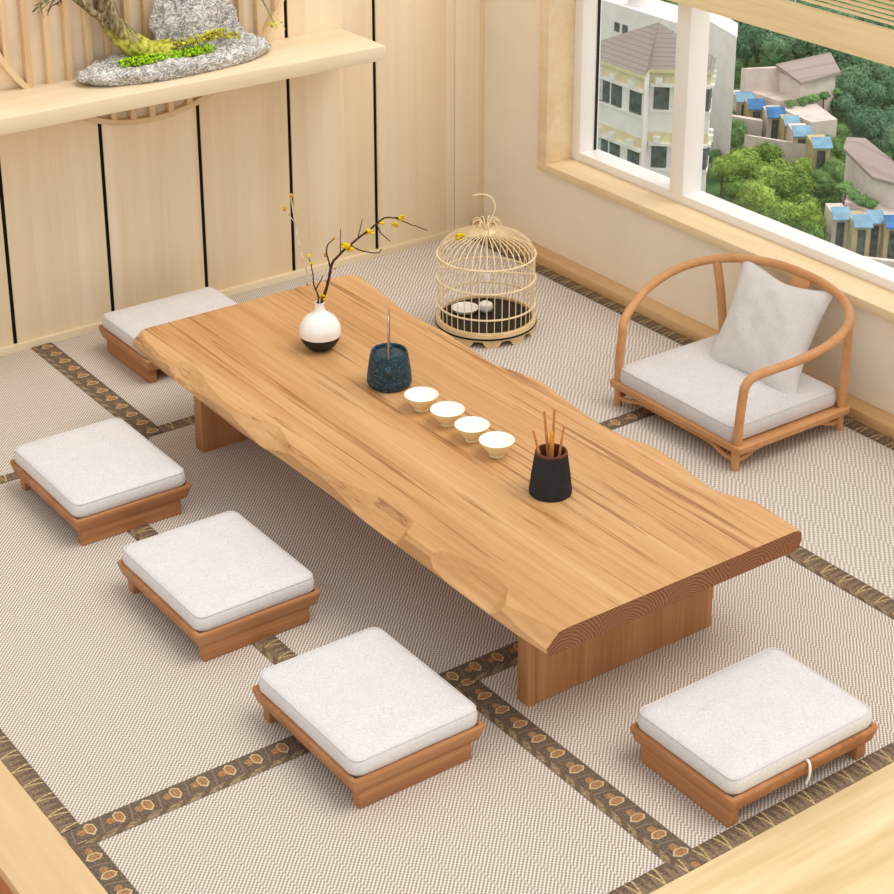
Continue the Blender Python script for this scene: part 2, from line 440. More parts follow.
# back wall: dark backing with veneer panels
wb = struct(obj('wall_back', box(BM(), -3.6, 0.4, 0.020, 0.12, -0.4, 1.62), DARKGAP))
xs = [-3.178, -2.824, -2.47, -2.116, -1.762, -1.414, -1.061, -0.713, -0.361]
for i, x in enumerate(xs):
    a = x + 0.0068; b = (xs[i + 1] - 0.0068) if i + 1 < len(xs) else -0.0145
    struct(obj('wall_panel', box(BM(), a, b, 0.015, 0.0205, 0.0, 1.6, 0.001), PANEL, wb))
struct(obj('wall_panel', box(BM(), -0.0125, 0.125, 0.0152, 0.0205, 0.0, 1.6, 0.001), PANEL, wb))
struct(obj('baseboard_back', box(BM(), -3.0, 0.057, 0.0, 0.016, -0.02, 0.025, 0.002), PALEX))
# right wall with the window opening
SB, ST, WT = 0.335, 0.364, 1.30
bm = BM()
box(bm, 0.12, 0.32, -4.6, 0.03, -0.4, SB)
box(bm, 0.12, 0.32, -0.33, 0.03, SB, WT)
box(bm, 0.12, 0.32, -4.6, -3.5, SB, WT)
box(bm, 0.12, 0.32, -4.6, 0.03, WT, WT + 0.10)
struct(obj('wall_right', bm, PAINT))
bm = BM(); box(bm, 0.057, 0.121, -3.09, 0.0, -0.02, 0.036, 0.0025)
struct(obj('baseboard_right', bm, BASEW))

win = sroot('window_1', (0.2, -1.9, ST))
obj('sill', box(BM(), 0.098, 0.300, -3.52, -0.326, SB, ST, 0.002), PALE, win, True)
bm = BM(); box(bm, 0.100, 0.300, -0.376, -0.326, ST, WT, 0.0015); box(bm, 0.100, 0.300, -3.52, -3.47, ST, WT, 0.0015); box(bm, 0.100, 0.300, -3.52, -0.326, WT - 0.001, WT + 0.035, 0.0015)
obj('casing', bm, PALE, win, True)
bm = BM()
box(bm, 0.215, 0.300, -0.420, -0.376, ST, WT, 0.002)
box(bm, 0.215, 0.300, -3.47, -3.42, ST, WT, 0.002)
box(bm, 0.216, 0.300, -3.43, -0.415, ST, 0.395, 0.002)
box(bm, 0.216, 0.300, -3.43, -0.415, WT - 0.04, WT, 0.002)
obj('window_frame', bm, WHITEF, win, True)
obj('mullion', box(BM(), 0.214, 0.299, -0.957, -0.892, 0.394, WT - 0.04, 0.002), WHITEF, win, True)
obj('gasket', box(BM(), 0.281, 0.290, -0.4245, -0.4195, 0.395, WT - 0.04), GASKET, win, True)
s = NT('window_glass')
tr = s.new('ShaderNodeBsdfTransparent'); gl = s.new('ShaderNodeBsdfGlossy'); gl.inputs['Roughness'].default_value = 0.02
mx = s.new('ShaderNodeMixShader'); mx.inputs[0].default_value = 0.025
s.l.new(tr.outputs[0], mx.inputs[1]); s.l.new(gl.outputs[0], mx.inputs[2]); s.l.new(mx.outputs[0], s.out.inputs[0])
bm = BM(); box(bm, 0.286, 0.290, -0.893, -0.419, 0.394, WT - 0.039); box(bm, 0.286, 0.290, -3.425, -0.956, 0.394, WT - 0.039)
obj('glass_pane', bm, s.m, win, True)

# blind
bl = root('slatted_blind', 'pale wooden slatted blind with a broad bottom rail across the window top', 'blind', (0.17, -1.9, 1.055))
bm = BM(); box(bm, 0.160, 0.182, -3.45, -0.385, 1.056, 1.158, 0.004)
obj('bottom_rail', bm, BLINDW, bl, True)
for k in range(9):
    z = 1.172 + k * 0.0145
    obj('slat', box(BM(), 0.168, 0.174, -3.45, -0.385, z, z + 0.0085), BLINDW, bl, True)
for y in (-0.6, -1.45, -2.3, -3.2):
    obj('cord', tube(BM(), [(0.166, y, 1.156), (0.166, y, WT)], 0.0015, 6), CORD, bl, True)

# ------------------------------------------------------------------ TATAMI
def strip(bm, p0, p1, side, w, z=0.0005, h=0.004, u0=0.0, uvl=None):
    """raised cloth strip from p0 to p1 (2D), width w towards side (2D unit)"""
    L = (Vector(p1) - Vector(p0)).length; n = 2; m = 5
    rows = []
    for i in range(n):
        t = i / (n - 1); c = Vector(p0).lerp(Vector(p1), t); row = []
        for k in range(m):
            v = k / (m - 1)
            q = c + Vector(side) * w * v
            row.append((bm.verts.new((q.x, q.y, z + h * math.sin(PI * (0.08 + 0.84 * v)))), (u0 + t * L, v)))
        rows.append(row)
    for k in range(m - 1):
        quad = (rows[0][k], rows[1][k], rows[1][k + 1], rows[0][k + 1])
        f = bm.faces.new([q[0] for q in quad])
        for lp, q in zip(f.loops, quad): lp[uvl].uv = q[1]
def mat_(label, x0, x1, y0, y1, borders, us=1.0):
    t = root('tatami_mat', label, 'mat', ((x0 + x1) / 2, (y0 + y1) / 2, -0.02), group='tatami mats')
    bm = BM(); uvl = bm.loops.layers.uv.new('UVMap')
    box(bm, x0 + 0.0004, x1 - 0.0004, y0 + 0.0004, y1 - 0.0004, -0.02, 0.0)
    for f in bm.faces:
        for lp in f.loops: lp[uvl].uv = (lp.vert.co.x * us, lp.vert.co.y * us)
    obj('woven_surface', bm, TATAMI if us == 1.0 else TATAMIW_LIT, t, True, 0)
    for p0, p1, side, w, m in borders:
        bm = BM(); uvl = bm.loops.layers.uv.new('UVMap')
        strip(bm, p0, p1, side, w, uvl=uvl, u0=p0[0] + p0[1])
        obj('cloth_border', bm, m, t, True, 0)
    return t
X0, XA, XB, XC, XR, YF, YC = -2.667, -1.70, -0.657, -1.98, 0.057, -3.09, -2.297
mat_('tatami mat in the far left corner against the panelled wall', X0, XA, -0.785, 0.0,
     [((XA, 0.0), (XA, -0.785), (-1, 0), 0.018, RIM), ((X0, -0.785), (XA, -0.785), (0, 1), 0.04, ZIG)])
mat_('tatami mat under the stool behind the table, along the panelled wall', XA, XB, -0.775, 0.0,
     [((XA, 0.0), (XA, -0.775), (1, 0), 0.055, HEX), ((XA + 0.05, -0.775), (XB, -0.775), (0, 1), 0.045, ZIG)])
mat_('tatami mat on the left under the three stools in a row', X0, XC, YC, -0.785,
     [((X0, YC), (XC, YC), (0, 1), 0.055, HEX), ((X0, YC + 0.05), (X0, -0.785), (1, 0), 0.046, ZIG), ((XC, YC), (XC, -0.785), (-1, 0), 0.017, RIM)])
mat_('tatami mat lying beneath the long table', XC, XB, YC, -0.775,
     [((XC, YC), (XB, YC), (0, 1), 0.055, HEX), ((XC, YC + 0.055), (XC, -0.785), (1, 0), 0.046, ZIG)])
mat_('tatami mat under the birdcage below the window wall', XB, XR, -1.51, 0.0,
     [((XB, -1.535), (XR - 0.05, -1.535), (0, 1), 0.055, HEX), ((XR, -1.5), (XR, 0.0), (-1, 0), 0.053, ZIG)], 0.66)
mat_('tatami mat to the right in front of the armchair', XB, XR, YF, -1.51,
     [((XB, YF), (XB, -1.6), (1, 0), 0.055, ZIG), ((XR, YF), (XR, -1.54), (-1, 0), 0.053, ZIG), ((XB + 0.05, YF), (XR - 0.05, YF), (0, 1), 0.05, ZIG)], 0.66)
mat_('tatami mat under the front right stool with the hanging loop', XA, XB, YF, YC,
     [((XA, YC), (XA, YF), (1, 0), 0.055, HEX), ((XA, YF), (XB, YF), (0, 1), 0.05, ZIG), ((XB, YF), (XB, YC), (-1, 0), 0.012, RIM), ((XA, YC), (XB, YC), (0, -1), 0.02, RIM)])
mat_('tatami mat in the near left corner, in front of the stools', X0, XA, YF, YC,
     [((X0, YC), (X0, YF), (1, 0), 0.05, HEX), ((X0, YC), (XA, YC), (0, -1), 0.017, RIM), ((XA, YF), (XA, YC), (-1, 0), 0.017, RIM), ((X0, YF), (XA, YF), (0, 1), 0.05, ZIG)])

# ------------------------------------------------------------------ TABLE
LT = [(-1.680, -0.723), (-1.706, -0.80), (-1.712, -0.857), (-1.722, -0.909), (-1.716, -0.96), (-1.672, -1.01), (-1.684, -1.09), (-1.702, -1.154), (-1.719, -1.267), (-1.720, -1.324), (-1.700, -1.40), (-1.674, -1.48), (-1.716, -1.618), (-1.707, -1.68), (-1.712, -1.768), (-1.692, -1.865), (-1.655, -1.987), (-1.670, -2.085), (-1.717, -2.116), (-1.715, -2.222), (-1.688, -2.235), (-1.660, -2.36), (-1.668, -2.441), (-1.715, -2.494), (-1.703, -2.541), (-1.684, -2.631)]
LB = [(-1.702, -0.70), (-1.712, -0.87), (-1.716, -1.09), (-1.723, -1.375), (-1.714, -1.58), (-1.712, -1.80), (-1.715, -2.0), (-1.716, -2.386), (-1.717, -2.542), (-1.710, -2.64)]
RT = [(-0.960, -0.723), (-0.931, -0.757), (-0.941, -0.853), (-0.958, -0.952), (-0.973, -1.081), (-0.967, -1.174), (-0.962, -1.251), (-0.970, -1.359), (-0.973, -1.42), (-0.978, -1.514), (-0.957, -1.585), (-0.940, -1.67), (-0.952, -1.754), (-0.970, -1.877), (-0.975, -1.97), (-0.969, -2.048), (-0.948, -2.127), (-0.952, -2.225), (-0.971, -2.311), (-0.977, -2.388), (-0.960, -2.434), (-0.936, -2.49), (-0.940, -2.543), (-0.946, -2.626), (-0.950, -2.64)]
tb = root('low_table', 'long low live-edge wooden table with wavy sides set with tea ware', 'table', (-1.33, -1.68, 0))
ZT, ZB, Y0, Y1 = 0.320, 0.266, -0.724, -2.641
bm = BM(); N = 192; rows = []
for i in range(N + 1):
    y = Y0 + (Y1 - Y0) * i / N
    lt, lb, rt = interp(LT, y), interp(LB, y), interp(RT, y)
    tw = -0.006 * (i / N)
    e = min(i, N - i)
    ro = 0.006 if e == 0 else (0.002 if e == 1 else 0.0)
    rb = rt + 0.006
    ins = max(0.0, lt - lb); zf = ZT - 0.010 - min(0.034, ins * 0.85)
    o_ = min(lb, lt) if ins < 0.004 else lb
    prof = [(lb + 0.012, ZB), (lb, ZB + 0.009), (lb * 0.7 + o_ * 0.3, min(ZB + 0.024, zf - 0.002)), (o_ - 0.001, zf), (lt + 0.007, ZT - ro * 0.3), (lt + 0.03, ZT),
            (rt - 0.03, ZT), (rt - 0.012, ZT - ro * 0.3), (rt, ZT - 0.010), (rb - 0.004, ZB + 0.022), (rb - 0.012, ZB + 0.006), (rb - 0.022, ZB)]
    rows.append([bm.verts.new((x, y, z)) for x, z in prof])
M_ = len(rows[0])
for i in range(N):
    for k in range(M_):
        f = bm.faces.new((rows[i][k], rows[i][(k + 1) % M_], rows[i + 1][(k + 1) % M_], rows[i + 1][k]))
f = bm.faces.new(rows[0]); f.material_index = 1
f = bm.faces.new(rows[-1][::-1]); f.material_index = 1
obj('tabletop', bm, [TABLE, ENDG], tb, True, 24)
for ya, yb in ((-2.466, -2.424), (-0.955, -0.913)):
    obj('leg', box(BM(), -1.617, -1.050, ya, yb, 0.0, ZB, 0.002), LEGW, tb, True)

# ------------------------------------------------------------------ STOOLS + CUSHIONS
def make_stool(loc, rz, label):
    t = root('low_stool', label, 'stool', loc, rz, 'low wooden stools')
    bm = rrloft(BM(), 0.172, 0.211, 0.010, [(0.013, 0.0455), (0.010, 0.0485), (0.001, 0.076), (0.0, 0.081), (0.0015, 0.0845), (0.005, 0.0855), (0.011, 0.0855), (0.0135, 0.083), (0.0145, 0.070)], n=4)
    obj('seat_tray', bm, STOOL, t)
    for s_ in (-1, 1):
        y = s_ * 0.183
        bm = BM(); box(bm, -0.150, 0.142, y - 0.014, y + 0.014, 0.0, 0.047, 0.003)
        obj('leg', bm, STOOL, t)
    return t
def make_cushion(loc, rz, label, loop=False):
    t = root('seat_cushion', label, 'cushion', loc, rz, 'square linen seat cushions')
    w, d = 0.1575, 0.1965
    bm = rrloft(BM(), w, d, 0.024, [(0.008, 0.0), (0.001, 0.005), (0.0005, 0.012), (-0.007, 0.0195), (-0.0085, 0.030), (-0.007, 0.044), (-0.003, 0.0525), (0.005, 0.0575), (0.03, 0.0615), (0.08, 0.0635), (0.13, 0.0645)], n=5)
    bmesh.ops.subdivide_edges(bm, edges=[e for e in bm.edges if e.calc_length() > 0.05], cuts=3, use_grid_fill=True)
    for v in bm.verts:
        v.co += Vector((1, 1, 0.6)) * 0.0012 * mnoise.noise(v.co * 30 + Vector(loc) * 9)
    obj('cushion_body', bm, LINEN, t)
    for z, ins in ((0.0535, -0.0030),):
        pts = [(x, y, z) for x, y in rr(w - ins, d - ins, 0.022, 5)]
        obj('piping', tube(BM(), pts, 0.0016, 6, closed=True), LINEN, t)
    if loop:
        pts = [(-0.156, -0.002, 0.006), (-0.168, -0.001, 0.0185), (-0.177, 0.0, 0.010), (-0.180, 0.002, -0.012), (-0.174, 0.004, -0.034)]
        obj('tie_loop', tube(BM(), catmull(pts, 6), 0.0032, 8), CORD, t)['label'] = 'white tie loop hanging over the tray edge'
    return t
st = make_stool((-1.975, -1.030, 0), 0, 'low wooden stool furthest back of the three in a row left of the table')
dup(st, (-1.975, -1.682, 0), 0, 'low wooden stool in the middle of the three left of the table')
dup(st, (-1.975, -2.345, 0), 0, 'low wooden stool nearest the front of the three left of the table')
dup(st, (-1.336, -2.8965, 0), PI / 2, 'low wooden stool beyond the front table end with a white loop on it', scale=(0.935, 1.045, 1))
dup(st, (-1.333, -0.308, 0), PI / 2, 'low wooden stool half hidden behind the back end of the table')
cu = make_cushion((-1.975, -1.030, 0.0705), 0, 'pale linen cushion on the furthest back of the three stools left of the table')
dup(cu, (-1.975, -1.682, 0.0705), 0, 'pale linen cushion on the middle of the three stools left of the table')
dup(cu, (-1.975, -2.345, 0.0705), 0, 'pale linen cushion on the nearest of the three stools left of the table')
make_cushion((-1.336, -2.8965, 0.0705), PI / 2, 'pale linen cushion with a white tie loop on the front right stool', True).scale = (0.935, 1.045, 1)
dup(cu, (-1.333, -0.308, 0.0705), PI / 2, 'pale linen cushion half hidden behind the back end of the table')

# ------------------------------------------------------------------ ARMCHAIR
ch = root('floor_armchair', 'legged low wooden armchair with a horseshoe back rail under the window', 'chair', (-0.237, -1.671, 0))
def cw(bm): bmesh.ops.translate(bm, verts=bm.verts[:], vec=(-0.237, -1.665, 0)); return bm
HX, HY = 0.228, 0.281
obj('seat_frame', rrloft(BM(), HX, HY, 0.012, [(0.010, 0.056), (0.002, 0.060), (0.0, 0.068), (0.0, 0.078), (0.003, 0.081), (0.018, 0.081), (0.020, 0.074)], n=4), CHAIR, ch)
for sx in (-1, 1):
    for sy in (-1, 1):
        obj('leg', tube(BM(), [(sx * 0.211, sy * 0.252, 0.0), (sx * 0.211, sy * 0.252, 0.03), (sx * 0.210, sy * 0.251, 0.06)], [0.0125, 0.0125, 0.013], 12), CHAIR, ch)
for sy in (-1, 1):
    y = sy * 0.252
    obj('stretcher', tube(BM(), catmull([(-0.206, y, 0.028), (-0.17, y, 0.032), (-0.13, y, 0.046), (-0.09, y, 0.049), (0.09, y, 0.049), (0.13, y, 0.046), (0.17, y, 0.032), (0.206, y, 0.028)], 5), 0.0075, 8), CHAIR, ch)
for sx in (-1, 1):
    x = sx * 0.211
    obj('stretcher', tube(BM(), catmull([(x, -0.247, 0.028), (x, -0.20, 0.032), (x, -0.16, 0.046), (x, -0.11, 0.049), (x, 0.11, 0.049), (x, 0.16, 0.046), (x, 0.20, 0.032), (x, 0.247, 0.028)], 5), 0.0075, 8), CHAIR, ch)
half = [(-0.209, 0.256, 0.081), (-0.208, 0.256, 0.15), (-0.200, 0.256, 0.232), (-0.193, 0.259, 0.260), (-0.169, 0.267, 0.280), (-0.112, 0.290, 0.296), (-0.04, 0.317, 0.313), (0.05, 0.330, 0.333), (0.13, 0.318, 0.351), (0.203, 0.277, 0.366), (0.258, 0.204, 0.378), (0.289, 0.105, 0.386)]
path = half + [(0.297, 0.0, 0.388)] + [(x, -y, z) for x, y, z in reversed(half)]
path = [(x, y + 0.013 * min(1, max(0, (z - 0.25) / 0.06)), z) for x, y, z in path]
obj('arm_rail', tube(BM(), catmull(path, 7), 0.0135, 12), CHAIR, ch)
for sy in (-1, 1):
    obj('back_post', tube(BM(), catmull([(0.211, sy * 0.250 - 0.004, 0.078), (0.212, sy * 0.254 - 0.002, 0.16), (0.210, sy * 0.262 + 0.004, 0.26), (0.206, sy * 0.275 + 0.012, 0.362)], 4), [0.0135] * 13, 12), CHAIR, ch)
sp = [(0.190, 0.083), (0.197, 0.14), (0.220, 0.22), (0.258, 0.31), (0.291, 0.380)]
bm = BM(); rows = []
for (x, z) in [(p.x, p.z) for p in catmull([(a, 0, b) for a, b in sp], 5)]:
    rows.append([bm.verts.new((x + dx, y, z)) for dx, y in ((-0.004, -0.030), (-0.004, 0.042), (0.005, 0.042), (0.005, -0.030))])
for a, b in zip(rows, rows[1:]):
    for k in range(4): bm.faces.new((a[k], a[(k + 1) % 4], b[(k + 1) % 4], b[k]))
bm.faces.new(rows[0]); bm.faces.new(rows[-1])
obj('back_splat', bm, CHAIR, ch)
cc = root('armchair_cushion', 'wide pale linen seat cushion on the low armchair', 'cushion', (-0.240, -1.665, 0.0745))
bm = rrloft(BM(), 0.216, 0.252, 0.028, [(0.012, 0.0), (0.003, 0.006), (0.0, 0.022), (0.002, 0.042), (0.006, 0.050), (0.013, 0.0545), (0.05, 0.059), (0.10, 0.061), (0.17, 0.062)], n=5)
for v in bm.verts: v.co += Vector((1, 1, 0.6)) * 0.0012 * mnoise.noise(v.co * 26)
obj('cushion_body', bm, LINEN, cc)
obj('piping', tube(BM(), [(x, y, 0.0505) for x, y in rr(0.2105, 0.2465, 0.026, 5)], 0.0016, 6, closed=True), LINEN, cc)
# throw pillow
def pillow(bm, W, H, T, n=26):
    def P(u, v, s_):
        a, b = abs(u), abs(v)
        e = 1 - 0.21 * (1 - a ** 1.5) * (b ** 1.7)
        ex = 1 - 0.17 * (1 - b ** 1.5) * (a ** 1.7)
        x = u * W * ex; y = v * H * e
        t = T * max(0.0, (1 - a ** 2.4)) ** 0.55 * max(0.0, (1 - b ** 2.4)) ** 0.55
        t *= 1 + 0.18 * mnoise.noise(Vector((u * 2.2, v * 2.2, 4.0)))
        wr = 0.005 * mnoise.noise(Vector((u * 3 + v * 5, v * 2 - u * 4, 1.3))) * (1 - max(a, b) ** 4)
        return Vector((x, y, s_ * t + wr))
    for s_ in (1, -1):
        g = [[bm.verts.new(P(-1 + 2 * i / n, -1 + 2 * j / n, s_)) for j in range(n + 1)] for i in range(n + 1)]
        for i in range(n):
            for j in range(n): bm.faces.new((g[i][j], g[i + 1][j], g[i + 1][j + 1], g[i][j + 1]))
    bmesh.ops.remove_doubles(bm, verts=bm.verts[:], dist=0.0004)
    return bm
B1, B2, T1, T2 = Vector((-0.170, -1.532, 0.138)), Vector((-0.155, -1.880, 0.138)), Vector((0.006, -1.448, 0.346)), Vector((0.008, -1.788, 0.334))
pc = (B1 + B2 + T1 + T2) / 4
ux = ((B2 - B1) + (T2 - T1)).normalized(); uy = ((T1 - B1) + (T2 - B2)); uy = (uy - ux * uy.dot(ux)).normalized(); un = ux.cross(uy)
tp = root('throw_pillow', 'grey square throw pillow leaning on the back of the low armchair', 'pillow', (pc.x, pc.y, 0.13))
bm = pillow(BM(), 0.188, 0.190, 0.056)
sh = ((T1 + T2) - (B1 + B2)).dot(ux) / 2 / 0.33
for v in bm.verts: v.co.x += sh * v.co.y * 0.9
MX = Matrix((( ux.x, uy.x, un.x, pc.x), (ux.y, uy.y, un.y, pc.y), (ux.z, uy.z, un.z, pc.z), (0, 0, 0, 1)))
bmesh.ops.transform(bm, matrix=MX, verts=bm.verts[:])
obj('pillow_cover', bm, PILLOWF, tp, True, 60)

# ------------------------------------------------------------------ BIRDCAGE
CX, CY = -0.430, -0.730
cg = root('birdcage', 'round domed bamboo birdcage standing on the floor in the corner', 'birdcage', (CX, CY, 0))
bm = lathe(BM(), [(0.150, 0.018), (0.160, 0.019), (0.166, 0.023), (0.166, 0.027)], 56)
lathe(bm, [(0.166, 0.034), (0.1645, 0.046), (0.160, 0.050), (0.154, 0.050), (0.153, 0.036)], 56, cap0=False)
obj('base_ring', bm, CAGEBASE, cg)
obj('dark_line', lathe(BM(), [(0.166, 0.0265), (0.1675, 0.028), (0.1675, 0.0325), (0.165, 0.0345)], 56, cap0=True, cap1=True), BLACKFLOOR, cg)
obj('floor_tray', lathe(BM(), [(0.1525, 0.034), (0.1525, 0.042), (0.0005, 0.042)], 48, cap0=True), BLACKFLOOR, cg)
for k in range(11):
    a = 2 * PI * k / 11 + 0.2
    bm = BM(); vs = []
    for rr_ in (0.163, 0.150):
        for da, z in ((-0.20, 0.020), (0.20, 0.020), (0.11, 0.0), (-0.11, 0.0)):
            vs.append(bm.verts.new((rr_ * math.cos(a + da), rr_ * math.sin(a + da), z)))
    for q in ((0, 1, 2, 3), (7, 6, 5, 4), (0, 4, 5, 1), (1, 5, 6, 2), (2, 6, 7, 3), (3, 7, 4, 0)): bm.faces.new([vs[i] for i in q])
    obj('foot', bm, CAGEBASE, cg, smooth=0)
barp = [(0.158, 0, 0.046), (0.159, 0, 0.12), (0.159, 0, 0.20), (0.158, 0, 0.262), (0.149, 0, 0.292), (0.122, 0, 0.318), (0.080, 0, 0.333), (0.040, 0, 0.338), (0.014, 0, 0.336)]
b0 = obj('bar', tube(BM(), catmull(barp, 4), 0.0016, 6), BAMBOO, cg)
NB = 40
for k in range(1, NB):
    c = b0.copy(); COL.objects.link(c); c.parent = cg; c.rotation_euler = (0, 0, 2 * PI * k / NB)
for z, r in ((0.097, 0.1615), (0.187, 0.1615), (0.268, 0.1615)):
    obj('hoop', tube(BM(), [(r * math.cos(2 * PI * k / 64), r * math.sin(2 * PI * k / 64), z) for k in range(64)], 0.0032, 8, closed=True), BAMBOO, cg)
bm = BM()
for k in range(9):
    a = 2 * PI * k / 9
    pts = [(math.cos(a) * r, math.sin(a) * r, z) for r, z in ((0.004, 0.336), (0.032, 0.340), (0.047, 0.356), (0.044, 0.377), (0.028, 0.385), (0.012, 0.370), (0.004, 0.342))]
    tube(bm, catmull(pts, 5), 0.0017, 6)
lathe(bm, [(0.018, 0.334), (0.021, 0.339), (0.014, 0.346), (0.001, 0.350)], 20)
obj('crown_knot', bm, BAMBOO, cg)
hk = [(0.002, 0.0, 0.345), (0.006, -0.004, 0.375), (0.018, -0.013, 0.405), (0.022, -0.016, 0.430), (0.014, -0.010, 0.456), (-0.004, 0.002, 0.470), (-0.024, 0.016, 0.470), (-0.036, 0.025, 0.465)]
obj('hook', tube(BM(), catmull(hk, 6), 0.0022, 6), BAMBOO, cg)
obj('perch', tube(BM(), [(-0.11, 0.115, 0.204), (0.11, -0.115, 0.204)], 0.003, 8), BAMBOO, cg)
ds = root('feeding_dish', 'flat white dish on the black floor inside the birdcage', 'dish', (CX - 0.030, CY + 0.075, 0.042))
obj('dish_body', lathe(BM(), [(0.026, 0.0), (0.038, 0.003), (0.046, 0.014), (0.043, 0.014), (0.034, 0.005), (0.001, 0.004)], 32), PORC, ds)
ds = root('feeding_pot', 'round white pot beside the dish inside the birdcage', 'pot', (CX + 0.022, CY + 0.030, 0.042))
obj('pot_body', lathe(BM(), [(0.010, 0.0), (0.020, 0.006), (0.025, 0.018), (0.022, 0.030), (0.012, 0.036), (0.008, 0.034), (0.001, 0.030)], 28), PORC, ds)
ds = root('hanging_bell', 'small white bell hanging from the perch inside the birdcage', 'bell', (CX + 0.002, CY, 0.172))
obj('bell_body', lathe(BM(), [(0.013, 0.0), (0.012, 0.012), (0.007, 0.022), (0.001, 0.026)], 20), PORC, ds)
obj('bell_cord', tube(BM(), [(0, 0, 0.025), (0, 0, 0.034)], 0.0012, 6), CORD, ds)

# blossoms
def flower(bm, c, r, seed):
    rnd = random.Random(seed)
    for k in range(7):
        d = Vector((rnd.uniform(-1, 1), rnd.uniform(-1, 1), rnd.uniform(-0.6, 1))).normalized() * r * 0.62
        blob(bm, Vector(c) + d, (r * 0.55, r * 0.5, r * 0.42), 1, 0.3, 2, seed + k)
    return bm
fo = root('fallen_blossom', 'small yellow blossom lying on the dome of the birdcage', 'flower', (CX - 0.087, CY + 0.023, 0.329))
obj('petals', flower(BM(), (0, 0, 0.006), 0.017, 3), BLOSS, fo)

# ------------------------------------------------------------------ TABLEWARE
VX, VY = -1.3235, -1.137
va = root('bud_vase', 'round white vase with a black foot holding twigs on the table', 'vase', (VX, VY, ZT))
prof = [(0.024, 0.0), (0.034, 0.006), (0.046, 0.018), (0.054, 0.031), (0.0580, 0.044)]
obj('black_foot', lathe(BM(), prof, 48), VBLACK, va)
prof = [(0.0580, 0.044), (0.0592, 0.055), (0.0588, 0.066), (0.054, 0.080), (0.044, 0.095), (0.030, 0.106), (0.0185, 0.114), (0.0140, 0.122), (0.0128, 0.134), (0.0140, 0.142), (0.0110, 0.142), (0.0098, 0.130), (0.010, 0.118)]
obj('white_body', lathe(BM(), prof, 48, cap0=False), PORC, va)
def branch(name, label, m, chains, flowers, buds, z0=0.40):
    t = root(name, label, 'branch', (VX, VY, 0.445))
    for i, (pts, r0, r1) in enumerate(chains):
        P = catmull(pts, 5); n = len(P)
        P = [p + Vector((0.002 * mnoise.noise(p * 60), 0.002 * mnoise.noise(p * 50 + Vector((5, 0, 0))), 0.002 * mnoise.noise(p * 55))) if 0 < k < n - 1 else p for k, p in enumerate(P)]
        obj('stem' if i == 0 else 'twig', tube(BM(), P, [r0 + (r1 - r0) * k / (n - 1) for k in range(n)], 7), m, t, True)
    for i, (c, r) in enumerate(flowers): obj('blossom', flower(BM(), c, r, i + 11), BLOSS, t, True)
    for i, (c, r) in enumerate(buds): obj('bud', blob(BM(), c, (r, r, r * 1.4), 1, 0.2, 2, i), BLOSSO, t, True)
    return t
ya = VY
branch('blossom_branch', 'dark branch with yellow blossoms arching to the right from the vase', TWIG, [
    ([(VX + 0.002, ya, 0.440), (-1.314, ya, 0.462), (-1.299, ya - 0.004, 0.506), (-1.284, ya - 0.008, 0.569), (-1.262, ya - 0.006, 0.588), (-1.216, ya - 0.002, 0.612), (-1.160, ya, 0.636), (-1.120, ya, 0.656), (-1.094, ya, 0.664), (-1.043, ya, 0.650)], 0.0052, 0.0020),
    ([(-1.289, ya - 0.008, 0.560), (-1.302, ya - 0.01, 0.610), (-1.296, ya - 0.01, 0.632), (-1.276, ya - 0.01, 0.646)], 0.0026, 0.0015),
    ([(-1.190, ya, 0.622), (-1.180, ya + 0.006, 0.648), (-1.169, ya + 0.008, 0.673)], 0.0018, 0.001),
    ([(-1.250, ya, 0.594), (-1.246, ya + 0.006, 0.632), (-1.243, ya + 0.008, 0.660)], 0.0016, 0.001),
    ([(-1.222, ya, 0.612), (-1.180, ya - 0.01, 0.585), (-1.133, ya - 0.012, 0.571), (-1.120, ya - 0.012, 0.578)], 0.0022, 0.0014),
    ([(-1.130, ya, 0.652), (-1.115, ya - 0.006, 0.622), (-1.087, ya - 0.008, 0.592)], 0.002, 0.0012),
    ([(-1.063, ya, 0.655), (-1.020, ya + 0.004, 0.630), (-0.948, ya + 0.006, 0.590)], 0.002, 0.0012)],
    [((-1.224, ya - 0.002, 0.602), 0.0155), ((-1.238, ya, 0.612), 0.010), ((-1.151, ya, 0.634), 0.013), ((-1.112, ya, 0.650), 0.010), ((-1.066, ya, 0.634), 0.011), ((-1.043, ya, 0.652), 0.011), ((-1.312, ya, 0.474), 0.011)],
    [((-1.276, ya - 0.01, 0.646), 0.004), ((-1.306, ya - 0.008, 0.602), 0.004), ((-1.27, ya, 0.55), 0.003)])
branch('dry_branch', 'thin pale branch rising to the left from the vase', TWIGP, [
    ([(VX - 0.004, ya, 0.440), (-1.323, ya, 0.466), (-1.342, ya, 0.507), (-1.360, ya + 0.004, 0.566), (-1.382, ya + 0.006, 0.660), (-1.398, ya + 0.006, 0.766), (-1.403, ya + 0.006, 0.800)], 0.0034, 0.0016),
    ([(-1.390, ya + 0.006, 0.715), (-1.412, ya + 0.004, 0.742), (-1.424, ya + 0.004, 0.764)], 0.0016, 0.001)], [],
    [((-1.399, ya + 0.006, 0.793), 0.006), ((-1.424, ya + 0.004, 0.762), 0.005), ((-1.41, ya + 0.004, 0.742), 0.003)])
branch('short_branch', 'short dark twig with a yellow tip low in the vase neck', TWIG, [
    ([(VX - 0.008, ya - 0.004, 0.440), (-1.330, ya - 0.006, 0.485), (-1.344, ya - 0.008, 0.520), (-1.349, ya - 0.008, 0.572), (-1.358, ya - 0.008, 0.608)], 0.0028, 0.0012),
    ([(-1.338, ya - 0.007, 0.508), (-1.322, ya - 0.008, 0.530), (-1.314, ya - 0.008, 0.545)], 0.002, 0.0012)],
    [((-1.351, ya - 0.008, 0.588), 0.007), ((-1.358, ya - 0.008, 0.612), 0.0065)], [((-1.366, ya - 0.008, 0.53), 0.004)])

